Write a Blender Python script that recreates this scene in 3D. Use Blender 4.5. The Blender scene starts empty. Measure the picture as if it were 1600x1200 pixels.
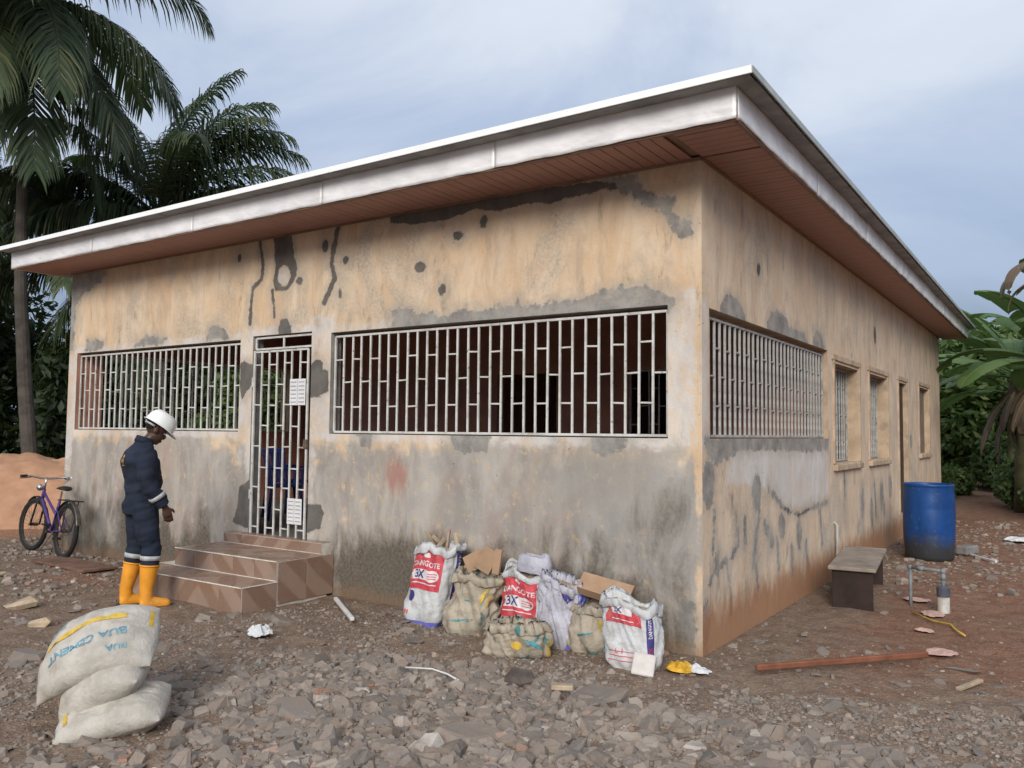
import bpy, bmesh, math, random
import numpy as np
from mathutils import Vector, Matrix, Euler
sc = bpy.context.scene
COL = sc.collection
R = math.radians
random.seed(5)

# ------------------------------------------------------------------ camera, sky, sun, exposure
cam_d = bpy.data.cameras.new('camera'); cam = bpy.data.objects.new('camera', cam_d); COL.objects.link(cam)
cam_d.sensor_width = 36; cam_d.lens = 29.04; cam_d.clip_start = 0.05; cam_d.clip_end = 2000
cam.matrix_world = Matrix(((0.829, 0.024, 0.559, 2.243), (0.559, -0.054, -0.827, -5.826), (0.010, 0.998, -0.058, 1.59), (0, 0, 0, 1)))
_q = cam.matrix_world.to_quaternion(); _q.normalize()
cam.matrix_world = Matrix.Translation((2.243, -5.826, 1.59)) @ _q.to_matrix().to_4x4()
sc.camera = cam
sc.view_settings.view_transform = 'Standard'; sc.view_settings.look = 'None'
sc.view_settings.gamma = 1; sc.view_settings.use_curve_mapping = False
sc.view_settings.exposure = 0.85
SUN_EL, SUN_AZ = 26, 156          # azimuth clockwise from +Y (compass style)
sd = bpy.data.lights.new('sun', 'SUN'); sun = bpy.data.objects.new('sun', sd); COL.objects.link(sun)
sd.energy = 1.5; sd.angle = R(24); sd.color = (1, 0.95, 0.87)
_d = Vector((math.sin(R(SUN_AZ)) * math.cos(R(SUN_EL)), math.cos(R(SUN_AZ)) * math.cos(R(SUN_EL)), math.sin(R(SUN_EL))))
sun.rotation_euler = _d.to_track_quat('Z', 'Y').to_euler(); sun.location = (0, 0, 30)
sc.cycles.use_adaptive_sampling = True; sc.cycles.adaptive_threshold = .02; sc.cycles.max_bounces = 5; sc.cycles.diffuse_bounces = 3; sc.cycles.transparent_max_bounces = 8

w = bpy.data.worlds.new('World'); sc.world = w; w.use_nodes = True
nt = w.node_tree; N = nt.nodes; L = nt.links
bg = N['Background']
sky = N.new('ShaderNodeTexSky'); sky.sky_type = 'NISHITA'; sky.sun_disc = False
sky.sun_elevation = R(SUN_EL); sky.sun_rotation = R(SUN_AZ); sky.dust_density = 3; sky.air_density = 1.5
tc = N.new('ShaderNodeTexCoord')
sep = N.new('ShaderNodeSeparateXYZ'); L.new(tc.outputs['Generated'], sep.inputs[0])
mp = N.new('ShaderNodeMapping'); mp.inputs['Scale'].default_value = (1, 1, 1.9); L.new(tc.outputs['Generated'], mp.inputs[0])
no = N.new('ShaderNodeTexNoise'); no.inputs['Scale'].default_value = 2.1; no.inputs['Detail'].default_value = 7; no.inputs['Roughness'].default_value = .56
no.inputs['Distortion'].default_value = .5
L.new(mp.outputs[0], no.inputs['Vector'])
# elevation + noise -> cloud brightness (an overcast sky is darker low down, brighter overhead)
ad = N.new('ShaderNodeMath'); ad.operation = 'MULTIPLY_ADD'; L.new(no.outputs['Fac'], ad.inputs[0]); ad.inputs[1].default_value = .62
L.new(sep.outputs['Z'], ad.inputs[2])
rp = N.new('ShaderNodeValToRGB'); L.new(ad.outputs[0], rp.inputs[0])
e = rp.color_ramp.elements
e[0].position = .30; e[0].color = (.10, .145, .22, 1)
e[1].position = 1.0; e[1].color = (.52, .56, .63, 1)
for pos, c in ((.42, (.15, .20, .295)), (.53, (.23, .285, .40)), (.63, (.285, .335, .44)), (.76, (.42, .455, .52))):
    k = e.new(pos); k.color = (*c, 1)
sk = N.new('ShaderNodeVectorMath'); sk.operation = 'SCALE'; sk.inputs['Scale'].default_value = .07
L.new(sky.outputs[0], sk.inputs[0])
mx = N.new('ShaderNodeMix'); mx.data_type = 'RGBA'; mx.inputs['Factor'].default_value = .85
L.new(sk.outputs[0], mx.inputs['A']); L.new(rp.outputs[0], mx.inputs['B'])
L.new(mx.outputs['Result'], bg.inputs['Color']); bg.inputs['Strength'].default_value = 1.0; w.cycles.sampling_method = 'MANUAL'; w.cycles.sample_map_resolution = 512

# ------------------------------------------------------------------ helpers
def tag(o, label=None, cat=None, group=None, kind=None):
    if label: o['label'] = label
    if cat: o['category'] = cat
    if group: o['group'] = group
    if kind: o['kind'] = kind
    return o
def empty(name, loc=(0, 0, 0), rz=0):
    o = bpy.data.objects.new(name, None); COL.objects.link(o); o.location = loc; o.rotation_euler = (0, 0, rz)
    o.empty_display_size = .2
    return o
def link(name, me, parent=None, loc=None, rot=None):
    o = bpy.data.objects.new(name, me); COL.objects.link(o)
    if parent is not None: o.parent = parent
    if loc is not None: o.location = loc
    if rot is not None: o.rotation_euler = rot
    return o
def copy_tree(o, parent=None):
    c = o.copy(); COL.objects.link(c)
    if parent is not None: c.parent = parent
    for ch in list(o.children): copy_tree(ch, c)
    return c
def mesh_np(name, V, F, mats=(), smooth=False, fmat=None, attrs=None, fattr=None):
    """V (n,3); F list/array of polygons (uniform array preferred)"""
    me = bpy.data.meshes.new(name)
    V = np.asarray(V, np.float32)
    if isinstance(F, np.ndarray):
        k = F.shape[1]; n = len(F)
        me.vertices.add(len(V)); me.vertices.foreach_set('co', V.ravel())
        me.loops.add(n * k); me.loops.foreach_set('vertex_index', F.astype(np.int32).ravel())
        me.polygons.add(n); me.polygons.foreach_set('loop_start', np.arange(0, n * k, k, dtype=np.int32))
        me.update(calc_edges=True)
    else:
        me.from_pydata([tuple(map(float, v)) for v in V], [], [tuple(map(int, f)) for f in F])
    for m in mats: me.materials.append(m)
    if fmat is not None: me.polygons.foreach_set('material_index', np.asarray(fmat, np.int32))
    me.polygons.foreach_set('use_smooth', np.full(len(me.polygons), smooth, bool))
    for nm, arr in (attrs or {}).items():
        a = me.attributes.new(nm, 'FLOAT_COLOR' if arr.ndim == 2 else 'FLOAT', 'POINT')
        a.data.foreach_set('color' if arr.ndim == 2 else 'value', np.asarray(arr, np.float32).ravel())
    for nm, arr in (fattr or {}).items():
        a = me.attributes.new(nm, 'FLOAT', 'FACE'); a.data.foreach_set('value', np.asarray(arr, np.float32))
    me.validate(); me.update()
    return me
class MB:
    """collects shapes into one mesh"""
    def __init__(s): s.V = []; s.F = []; s.n = 0; s.M = []
    def add(s, V, F, m=0):
        V = np.asarray(V, float); s.V.append(V); s.F += [tuple(i + s.n for i in f) for f in F]; s.M += [m] * len(F); s.n += len(V); return s
    def box(s, c, size, rot=None, bev=0, m=0):
        h = np.asarray(size, float) / 2
        if bev:
            b = min(bev, min(h) * .8); P = []
            for sx in (-1, 1):
                for sy in (-1, 1):
                    for sz in (-1, 1):
                        S_ = np.array([sx, sy, sz]); P += [S_ * (h - np.array([0, b, b])), S_ * (h - np.array([b, 0, b])), S_ * (h - np.array([b, b, 0]))]
            V = np.array(P)
            bm = bmesh.new(); [bm.verts.new(p) for p in V]; r = bmesh.ops.convex_hull(bm, input=bm.verts[:])
            bm.verts.index_update(); bm.verts.ensure_lookup_table()
            V = np.array([v.co[:] for v in bm.verts]); F = [tuple(v.index for v in f.verts) for f in bm.faces]; bm.free()
        else:
            V = np.array([[x, y, z] for x in (-1, 1) for y in (-1, 1) for z in (-1, 1)]) * h
            F = [(0, 1, 3, 2), (4, 6, 7, 5), (0, 4, 5, 1), (2, 3, 7, 6), (0, 2, 6, 4), (1, 5, 7, 3)]
        if rot is not None:
            Mx = np.array(Euler(rot).to_matrix()); V = V @ Mx.T
        return s.add(V + np.asarray(c, float), F, m)
    def tube(s, pts, r, n=8, cap=True, m=0, ell=None):
        """swept tube; r scalar or list; ell = list of (a,b) factors on the two frame axes"""
        P = np.asarray(pts, float); k = len(P); r = np.full(k, r) if np.isscalar(r) else np.asarray(r, float)
        T = np.gradient(P, axis=0); T /= np.linalg.norm(T, axis=1)[:, None] + 1e-12
        ref = np.array([0, 0, 1.]) if abs(T[0][2]) < .9 else np.array([0, 1., 0])
        A = np.cross(ref, T[0]); A /= np.linalg.norm(A); V = []
        for i in range(k):
            A = A - np.dot(A, T[i]) * T[i]; A /= np.linalg.norm(A); B = np.cross(T[i], A)
            ea, eb = (1, 1) if ell is None else ell[i]
            for j in range(n):
                t = 2 * math.pi * j / n; V.append(P[i] + r[i] * (math.cos(t) * ea * A + math.sin(t) * eb * B))
        F = [(i * n + j, i * n + (j + 1) % n, (i + 1) * n + (j + 1) % n, (i + 1) * n + j) for i in range(k - 1) for j in range(n)]
        if cap: F += [tuple(range(n))[::-1], tuple((k - 1) * n + j for j in range(n))]
        return s.add(V, F, m)
    def lathe(s, prof, n=24, c=(0, 0, 0), m=0, cap=False):
        V = []; k = len(prof)
        for r, z in prof:
            for j in range(n):
                t = 2 * math.pi * j / n; V.append((c[0] + r * math.cos(t), c[1] + r * math.sin(t), c[2] + z))
        F = [(i * n + j, i * n + (j + 1) % n, (i + 1) * n + (j + 1) % n, (i + 1) * n + j) for i in range(k - 1) for j in range(n)]
        if cap: F += [tuple(range(n))[::-1], tuple((k - 1) * n + j for j in range(n))]
        return s.add(V, F, m)
    def ball(s, c, r, nu=14, nv=9, rot=None, m=0):
        r = np.full(3, r) if np.isscalar(r) else np.asarray(r, float); V = []
        for i in range(nv + 1):
            p = math.pi * i / nv
            for j in range(nu):
                t = 2 * math.pi * j / nu; V.append((math.sin(p) * math.cos(t), math.sin(p) * math.sin(t), math.cos(p)))
        V = np.array(V) * r
        if rot is not None: V = V @ np.array(Euler(rot).to_matrix()).T
        F = [(i * nu + j, (i + 1) * nu + j, (i + 1) * nu + (j + 1) % nu, i * nu + (j + 1) % nu) for i in range(nv) for j in range(nu)]
        return s.add(V + np.asarray(c, float), F, m)
    def mesh(s, name, mats, smooth=False):
        V = np.concatenate(s.V); me = bpy.data.meshes.new(name)
        me.from_pydata([tuple(map(float, v)) for v in V], [], s.F)
        for mt in (mats if isinstance(mats, (list, tuple)) else [mats]): me.materials.append(mt)
        me.polygons.foreach_set('material_index', s.M)
        me.polygons.foreach_set('use_smooth', np.full(len(me.polygons), smooth, bool))
        bm = bmesh.new(); bm.from_mesh(me); bmesh.ops.remove_doubles(bm, verts=bm.verts[:], dist=1e-6)
        bmesh.ops.recalc_face_normals(bm, faces=bm.faces[:]); bm.to_mesh(me); bm.free()
        me.update(); return me
    def build(s, name, mats, parent=None, loc=None, rot=None, smooth=False):
        return link(name, s.mesh(name, mats, smooth), parent, loc, rot)

_T = np.random.RandomState(3).rand(256, 256)
def vn(x, y, s=0):
    x = np.asarray(x, float) + s * 17.13; y = np.asarray(y, float) + s * 31.7
    xi = np.floor(x).astype(int); yi = np.floor(y).astype(int); fx = x - xi; fy = y - yi
    fx = fx * fx * (3 - 2 * fx); fy = fy * fy * (3 - 2 * fy)
    a = _T[xi & 255, yi & 255]; b = _T[(xi + 1) & 255, yi & 255]; c = _T[xi & 255, (yi + 1) & 255]; d = _T[(xi + 1) & 255, (yi + 1) & 255]
    return (a * (1 - fx) + b * fx) * (1 - fy) + (c * (1 - fx) + d * fx) * fy
def fbm(x, y, o=4, s=0):
    t = 0; a = .5
    for i in range(o): t = t + a * vn(x * 2 ** i, y * 2 ** i, s + i * 5); a *= .5
    return t / (1 - .5 ** o)
def sstep(a, b, x): t = np.clip((x - a) / (b - a), 0, 1); return t * t * (3 - 2 * t)

# ------------------------------------------------------------------ materials
class NT:
    def __init__(s, name, rough=.8, spec=.3):
        s.m = bpy.data.materials.new(name); s.m.use_nodes = True; s.t = s.m.node_tree; s.b = s.t.nodes['Principled BSDF']
        s.b.inputs['Roughness'].default_value = rough; s.b.inputs['Specular IOR Level'].default_value = spec
    def n(s, ty, **kw):
        nd = s.t.nodes.new('ShaderNode' + ty)
        for k, v in kw.items(): setattr(nd, k, v)
        return nd
    def val(s, sock, v):
        if isinstance(v, bpy.types.NodeSocket): s.t.links.new(v, sock)
        elif isinstance(v, (tuple, list)) and len(v) == 3 and sock.type == 'RGBA': sock.default_value = (*v, 1)
        else: sock.default_value = v
    def attr(s, name, comp=None):
        a = s.n('Attribute', attribute_name=name)
        if comp is None: return a
        sp = s.n('SeparateColor'); s.t.links.new(a.outputs['Color'], sp.inputs[0]); return sp
    def coord(s, kind='Object', scale=(1, 1, 1)):
        t = s.n('TexCoord'); mp = s.n('Mapping'); mp.inputs['Scale'].default_value = scale
        s.t.links.new(t.outputs[kind], mp.inputs[0]); return mp.outputs[0]
    def noise(s, scale, detail=4, rough=.55, vec=None, dist=0):
        n = s.n('TexNoise'); n.inputs['Scale'].default_value = scale; n.inputs['Detail'].default_value = max(1.5, min(detail, math.log2(260 / scale)))
        n.inputs['Roughness'].default_value = rough; n.inputs['Distortion'].default_value = dist
        s.t.links.new(vec if vec is not None else s.coord(), n.inputs['Vector']); return n.outputs['Fac']
    def math(s, op, a, b=0., c=None, clamp=False):
        n = s.n('Math', operation=op, use_clamp=clamp); s.val(n.inputs[0], a); s.val(n.inputs[1], b)
        if c is not None: s.val(n.inputs[2], c)
        return n.outputs[0]
    def ramp(s, f, a, b, lo=0., hi=1.):
        n = s.n('MapRange', interpolation_type='SMOOTHSTEP'); s.val(n.inputs[0], f)
        for i, v in enumerate((a, b, lo, hi)): s.val(n.inputs[i + 1], v)
        return n.outputs[0]
    def mix(s, f, a, b, mode='MIX'):
        n = s.n('Mix', data_type='RGBA', blend_type=mode); s.val(n.inputs['Factor'], f); s.val(n.inputs['A'], a); s.val(n.inputs['B'], b)
        return n.outputs['Result']
    def color(s, c): s.val(s.b.inputs['Base Color'], c)
    def bump(s, h, strength=.3, dist=.01):
        n = s.n('Bump'); n.inputs['Strength'].default_value = strength; n.inputs['Distance'].default_value = dist
        s.t.links.new(h, n.inputs['Height']); s.t.links.new(n.outputs[0], s.b.inputs['Normal'])
def simple(name, c, rough=.7, var=.25, scale=8, spec=.3, dirt=None, bump=0, metal=0, kind='Object'):
    m = NT(name, rough, spec); v = m.coord(kind)
    f = m.noise(scale, 5, .6, v)
    dark = tuple(x * (1 - var) for x in c); lite = tuple(min(1, x * (1 + var)) for x in c)
    col = m.mix(m.ramp(f, .3, .7), dark, lite)
    if dirt: col = m.mix(m.ramp(m.noise(scale * .6, 6, .7, v), .5, .75), col, dirt)
    m.color(col); m.b.inputs['Metallic'].default_value = metal
    m.val(m.b.inputs['Roughness'], m.ramp(f, .2, .8, max(.05, rough - .12), min(1, rough + .12)))
    if bump: m.bump(m.noise(scale * 6, 5, .6, v), bump, .01)
    return m.m
def mat_wall(name, side):
    m = NT(name, .88, .2); v = m.coord('Object')
    A = m.attr('ma', 1); B = m.attr('mb', 1)
    sv = m.coord('Object', (1.9, 1.9, .75)); fine = m.noise(34, 6, .65, v); mid = m.noise(5, 6, .6, v); streak = m.noise(1.5, 8, .68, sv, .5)
    edge = m.math('MULTIPLY_ADD', m.math('SUBTRACT', m.noise(8, 8, .72, v), .5), .20, m.math('MULTIPLY', m.math('SUBTRACT', fine, .5), .05))
    if side: p1, p2, p3 = (.60, .445, .31), (.68, .555, .43), (.44, .365, .29)
    else: p1, p2, p3 = (.60, .425, .27), (.68, .55, .41), (.44, .35, .27)
    c = m.mix(m.ramp(streak, .35, .68), p1, p2)
    c = m.mix(m.math('MULTIPLY', m.ramp(m.noise(2.2, 8, .72, sv, .8), .45, .7), .8), c, p3)
    c = m.mix(m.math('MULTIPLY', m.ramp(fine, .56, .72), .5), c, (.55, .47, .37))
    big = m.noise(.9, 8, .68, m.coord('Object', (1.3, 1.3, 1)), .8)
    c = m.mix(m.math('MULTIPLY', m.ramp(big, .46, .66), .75), c, m.mix(m.ramp(fine, .35, .65), (.36, .30, .235), (.52, .45, .37)))
    c = m.mix(m.math('MULTIPLY', m.ramp(m.noise(1.7, 9, .75, m.coord('Object', (3, 3, .8)), .3), .54, .72), .75), c, (.17, .14, .105))
    # washed out grey-beige zone (mb.b), speckled with old ochre paint
    wash = m.math('ADD', m.math('ADD', B.outputs[2], m.math('MULTIPLY', m.math('SUBTRACT', big, .5), 1.3)), m.math('MULTIPLY', m.math('SUBTRACT', mid, .5), 1.1))
    grey = m.mix(m.ramp(streak, .3, .7), (.27, .25, .23), (.44, .41, .375)); grey = m.mix(m.math('MULTIPLY', m.ramp(m.noise(1.1, 5, .6, v, .6), .45, .7), .5), grey, (.37, .29, .215)); grey = m.mix(m.math('MULTIPLY', m.ramp(m.noise(.8, 5, .65, sv, .9), .5, .72), .6), grey, (.33, .22, .19))
    grey = m.mix(m.ramp(m.noise(10, 8, .78, v), .54, .66), grey, (.50, .39, .25)); sm_ = m.attr('mb').outputs['Alpha']; grey = m.mix(m.math('MULTIPLY', m.ramp(m.math('ADD', sm_, m.math('MULTIPLY', m.math('SUBTRACT', m.noise(2.4, 8, .75, v, .5), .5), 1.6)), .3, .85), .55), grey, m.mix(mid, (.21, .205, .195), (.36, .35, .335)))
    c = m.mix(m.ramp(wash, .42, .72), c, grey)
    # red paint
    c = m.mix(m.math('MULTIPLY', m.ramp(m.math('ADD', B.outputs[1], m.math('MULTIPLY', m.math('SUBTRACT', m.noise(4, 6, .75, m.coord('Object', (4, 4, 1))), .5), 2.4)), .35, 1.2), .6), c, (.36, .13, .09))
    # pale lime plaster (mb.r is a signed distance, negative inside)
    wt = m.ramp(m.math('ADD', B.outputs[0], edge), .03, -.03)
    c = m.mix(m.math('MULTIPLY', wt, m.ramp(m.noise(3.2, 7, .74, v, .4), .36, .6, .55 if side else .12, 1. if side else .9)), c, m.mix(m.ramp(streak, .3, .7), (.50, .475, .455), (.64, .615, .59)))
    # rendered cement patches: ma.r grey, ma.g dark
    halo = m.ramp(m.math('ADD', m.math('MINIMUM', A.outputs[0], A.outputs[1]), m.math('MULTIPLY', m.math('SUBTRACT', m.noise(6, 7, .75, v), .5), .35)), .12, -.02)
    c = m.mix(m.math('MULTIPLY', halo, .55), c, m.mix(mid, (.30, .265, .225), (.44, .39, .33)))
    g1 = m.ramp(m.math('ADD', A.outputs[0], edge), .012, -.012)
    c = m.mix(m.math('MULTIPLY', g1, m.ramp(m.noise(7, 7, .75, v), .3, .6, .55, .97)), c, m.mix(m.ramp(m.noise(4, 8, .72, v), .3, .7), (.17, .165, .16), (.33, .32, .30)))
    g2 = m.ramp(m.math('ADD', A.outputs[1], m.math('MULTIPLY', edge, .45)), .008, -.008)
    c = m.mix(m.math('MULTIPLY', g2, .93), c, m.mix(m.ramp(mid, .3, .7), (.075, .07, .066), (.135, .125, .115)))
    # mould and damp (ma.b), soil splash (alpha of ma via Attribute alpha)
    mould = m.math('ADD', A.outputs[2], m.math('MULTIPLY', m.math('SUBTRACT', m.noise(1.4, 8, .72, m.coord('Object', (2.2, 2.2, 1)), .4), .5), 2.0))
    c = m.mix(m.math('MULTIPLY', m.ramp(mould, .34, 1.05), .92), c, m.mix(m.ramp(fine, .3, .7), (.065, .052, .04), (.135, .115, .09)))
    al = m.attr('ma').outputs['Alpha']
    soil = m.math('ADD', al, m.math('MULTIPLY', m.math('SUBTRACT', m.noise(4, 6, .7, m.coord('Object', (2, 2, .8))), .5), .9))
    c = m.mix(m.math('MULTIPLY', m.ramp(soil, .4, .95), .82), c, (.30, .135, .06) if side else (.20, .125, .075))
    # small scattered chips and pin holes
    c = m.mix(m.math('MULTIPLY', m.ramp(m.noise(21, 3, .5, v), .70, .74), .7), c, (.17, .14, .11))
    m.color(c)
    h = m.math('ADD', m.math('MULTIPLY', fine, .5), m.math('ADD', m.math('MULTIPLY', g1, .45), m.math('MULTIPLY', g2, .55)))
    m.bump(m.math('ADD', h, m.math('MULTIPLY', mid, .8)), .35, .012)
    return m.m
M = {}
M['wall_front'] = mat_wall('plaster_front', False)
M['wall_side'] = mat_wall('plaster_side', True)
M['reveal'] = simple('reveal_plaster', (.44, .335, .235), .9, .2, 5, dirt=(.26, .20, .15), bump=.2)
M['reveal_grey'] = simple('reveal_cement', (.30, .285, .265), .9, .25, 5, dirt=(.16, .15, .14), bump=.2)
M['inner'] = simple('maroon_paint', (.44, .21, .15), .6, .18, 2.5)
M['dark'] = simple('dark_ceiling', (.20, .13, .10), .8, .2, 3)
M['floor_in'] = simple('cement_floor', (.22, .21, .20), .7, .2, 3)
M['door'] = simple('dark_door', (.035, .022, .016), .55, .2, 4)
def mat_bar():
    m = NT('white_bar_paint', .5, .4); v = m.coord('Object'); w_ = m.n('NewGeometry').outputs['Position']
    f = m.noise(6, 5, .7, w_)
    c = m.mix(m.ramp(f, .40, .66), (.60, .60, .575), (.44, .43, .40))
    c = m.mix(m.ramp(m.noise(23, 5, .7, w_), .60, .70), c, (.16, .105, .07))
    m.color(c); return m.m
M['bar'] = mat_bar()
M['bar_grey'] = simple('grey_bar', (.36, .36, .35), .55, .25, 12, dirt=(.17, .13, .10))  # darker, greyer bar colour used on the side grilles
def mat_metal(name, c, rough):
    m = NT(name, rough, .5); v = m.coord('Object')
    m.color(m.mix(m.ramp(m.noise(2.2, 4, .6, v), .3, .7), tuple(x * .8 for x in c), c)); m.b.inputs["Metallic"].default_value = .08
    m.val(m.b.inputs['Roughness'], m.ramp(m.noise(3, 4, .6, v), .3, .7, rough - .08, rough + .14))
    m.bump(m.noise(3.4, 3, .55, m.coord('Object', (1, 1, 2))), .5, .05); return m.m
M['fascia'] = mat_metal('aluminium_fascia', (.90, .89, .90), .36)
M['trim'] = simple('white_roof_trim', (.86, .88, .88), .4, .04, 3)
M['roof'] = mat_metal('roof_sheet', (.42, .44, .43), .5)
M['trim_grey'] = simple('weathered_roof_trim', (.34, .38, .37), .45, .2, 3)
M['soffit'] = simple('brown_pvc', (.37, .205, .17), .5, .12, 2.2)
M['soffit_b'] = simple('brown_pvc_edge', (.24, .15, .11), .6, .2, 4)
def mat_tile():
    m = NT('marbled_tile', .22, .5); v = m.coord('Object', (1, 1, 1)); o = m.n('ObjectInfo').outputs['Random']
    p = m.n('NewGeometry').outputs['Position']
    wv = m.n('TexWave', wave_type='BANDS', bands_direction='DIAGONAL'); wv.inputs['Scale'].default_value = 1.5; wv.inputs['Distortion'].default_value = 1.2; wv.inputs['Detail'].default_value = 1
    mp = m.n('Mapping'); m.t.links.new(p, mp.inputs[0]); r = m.n('CombineXYZ'); m.val(r.inputs[0], m.math('MULTIPLY', o, 9)); m.val(r.inputs[2], m.math('MULTIPLY', o, 5)); m.t.links.new(r.outputs[0], mp.inputs['Location'])
    rr = m.n('CombineXYZ'); m.val(rr.inputs[1], m.math('MULTIPLY', m.math('GREATER_THAN', o, .5), 1.57)); m.t.links.new(rr.outputs[0], mp.inputs['Rotation'])
    m.t.links.new(mp.outputs[0], wv.inputs['Vector'])
    c = m.mix(m.ramp(wv.outputs['Fac'], .35, .65), (.225, .14, .10), (.30, .21, .16))
    c = m.mix(m.math('MULTIPLY', m.ramp(m.noise(4, 5, .6, p), .45, .7), .55), c, (.25, .19, .15)); m.color(c)
    m.val(m.b.inputs['Roughness'], m.ramp(m.noise(5, 4, .6, p), .3, .7, .2, .6)); return m.m
M['tile'] = mat_tile()
M['grout'] = simple('pale_grout', (.52, .48, .43), .85, .2, 9)
def mat_rub(name):
    m = NT(name, .95, .15); v = m.coord('Object'); f = m.attr('rnd').outputs['Fac']
    r = m.n('ValToRGB'); m.t.links.new(f, r.inputs[0]); e = r.color_ramp.elements
    e[0].color = (.10, .09, .08, 1); e[1].color = (.34, .295, .255, 1); e[1].position = .93
    for p, c in ((.25, (.15, .132, .118)), (.5, (.205, .175, .155)), (.72, (.25, .205, .17)), (.95, (.29, .13, .075)), (.985, (.50, .47, .43))):
        k = e.new(p); k.color = (*c, 1)
    c = m.mix(m.ramp(m.noise(9, 6, .7, m.n('NewGeometry').outputs['Position']), .36, .74), r.outputs[0], (.235, .172, .13))
    m.color(m.mix(.25, c, m.mix(m.noise(60, 4, .7, v), (.08, .075, .07), (.42, .38, .34)))); m.bump(m.noise(45, 5, .7, v), .5, .006); return m.m
M['rubble'] = mat_rub('broken_concrete')
def mat_ground():
    m = NT('trodden_soil', .96, .12); v = m.n('NewGeometry').outputs['Position']; A = m.attr('ga', 1)
    n1 = m.noise(1.3, 7, .65, v); n2 = m.noise(7, 7, .68, v); n3 = m.noise(42, 6, .7, v)
    red = m.mix(m.ramp(n2, .3, .7), (.18, .088, .055), (.27, .15, .098)); gry = m.mix(m.ramp(n2, .3, .7), (.155, .105, .075), (.26, .185, .135))
    f = m.math('ADD', A.outputs[0], m.math('MULTIPLY', m.math('SUBTRACT', n1, .5), 1.2))
    c = m.mix(m.ramp(f, .3, .75), gry, red)
    c = m.mix(m.math('MULTIPLY', m.ramp(n3, .52, .66), .6), c, (.27, .235, .20)); c = m.mix(m.math('MULTIPLY', m.ramp(m.noise(75, 4, .6, v), .58, .64), .6), c, (.08, .065, .055))
    c = m.mix(m.math('MULTIPLY', m.ramp(A.outputs[1], .2, .8), .9), c, m.mix(m.ramp(n2, .3, .7), (.30, .15, .085), (.40, .22, .13)))
    c = m.mix(m.ramp(m.math('ADD', A.outputs[2], m.math('MULTIPLY', m.math('SUBTRACT', n2, .5), .8)), .4, .7), c, m.mix(n3, (.025, .045, .012), (.06, .09, .025)))
    m.color(c); m.bump(m.math('ADD', n3, m.math('MULTIPLY', n2, 1.5)), .7, .03); return m.m
M['ground'] = mat_ground()
M['sand'] = simple('orange_sand', (.43, .24, .145), .95, .16, 2.5, bump=.5, dirt=(.34, .185, .115))
M['white'] = simple('white_plastic', (.62, .62, .61), .45, .1, 9)
M['paper'] = simple('white_paper', (.66, .66, .67), .8, .05, 6)
M['ink'] = simple('pale_ink', (.30, .31, .34), .8, .1, 6)
def mat_leaf(name, a, b, c=None):
    m = NT(name, .5, .35); f = m.attr('rnd').outputs['Fac']; col = m.mix(f, a, b)
    if c: col = m.mix(m.math('GREATER_THAN', f, .93), col, c)
    m.color(col); m.b.inputs['Roughness'].default_value = .55
    tr = m.n('BsdfTranslucent'); m.val(tr.inputs[0], m.mix(.5, col, (.10, .16, .03))); ms = m.n('MixShader'); ms.inputs[0].default_value = .3
    out = m.t.nodes['Material Output']; m.t.links.new(m.b.outputs[0], ms.inputs[1]); m.t.links.new(tr.outputs[0], ms.inputs[2]); m.t.links.new(ms.outputs[0], out.inputs[0]); return m.m
M['palm'] = mat_leaf('palm_leaf', (.036, .057, .032), (.09, .125, .06), (.15, .15, .07))
M['leaf'] = mat_leaf('tree_leaf', (.038, .07, .022), (.10, .155, .045), (.15, .19, .06))
M['leaf_dark'] = mat_leaf('dark_tree_leaf', (.012, .023, .01), (.03, .05, .018))
M['bush'] = mat_leaf('bush_leaf', (.045, .085, .022), (.12, .185, .05), (.17, .20, .07))
M['grass'] = mat_leaf('grass_blade', (.04, .075, .018), (.10, .15, .04), (.16, .16, .07))
M['banana'] = mat_leaf('banana_leaf', (.07, .14, .04), (.13, .21, .07))
M['deadleaf'] = mat_leaf('dry_leaf', (.09, .06, .04), (.20, .14, .095))
M['trunk'] = simple('palm_trunk', (.07, .06, .052), .95, .35, 3, dirt=(.035, .03, .026), bump=.6)
M['bark'] = simple('tree_bark', (.085, .068, .052), .95, .35, 4, bump=.6)
M['bstem'] = simple('banana_stem', (.10, .10, .05), .7, .4, 3, dirt=(.10, .065, .04))
# ------------------------------------------------------------------ the bungalow
def sd_poly(U, Z, poly, pad=.35):
    out = np.full(U.shape, 1.0); P = np.array(poly, float)
    k = (U > P[:, 0].min() - pad) & (U < P[:, 0].max() + pad) & (Z > P[:, 1].min() - pad) & (Z < P[:, 1].max() + pad)
    u, z = U[k], Z[k]; d = np.full(u.shape, 9.); ins = np.zeros(u.shape, bool)
    for (x0, y0), (x1, y1) in zip(P, np.roll(P, -1, 0)):
        ex, ey = x1 - x0, y1 - y0; t = np.clip(((u - x0) * ex + (z - y0) * ey) / (ex * ex + ey * ey + 1e-9), 0, 1)
        d = np.minimum(d, np.hypot(u - x0 - t * ex, z - y0 - t * ey))
        c = (y0 > z) != (y1 > z); ins ^= c & (u < (x1 - x0) * (z - y0) / (y1 - y0 + 1e-12) + x0)
    out[k] = np.where(ins, -d, d); return out
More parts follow.
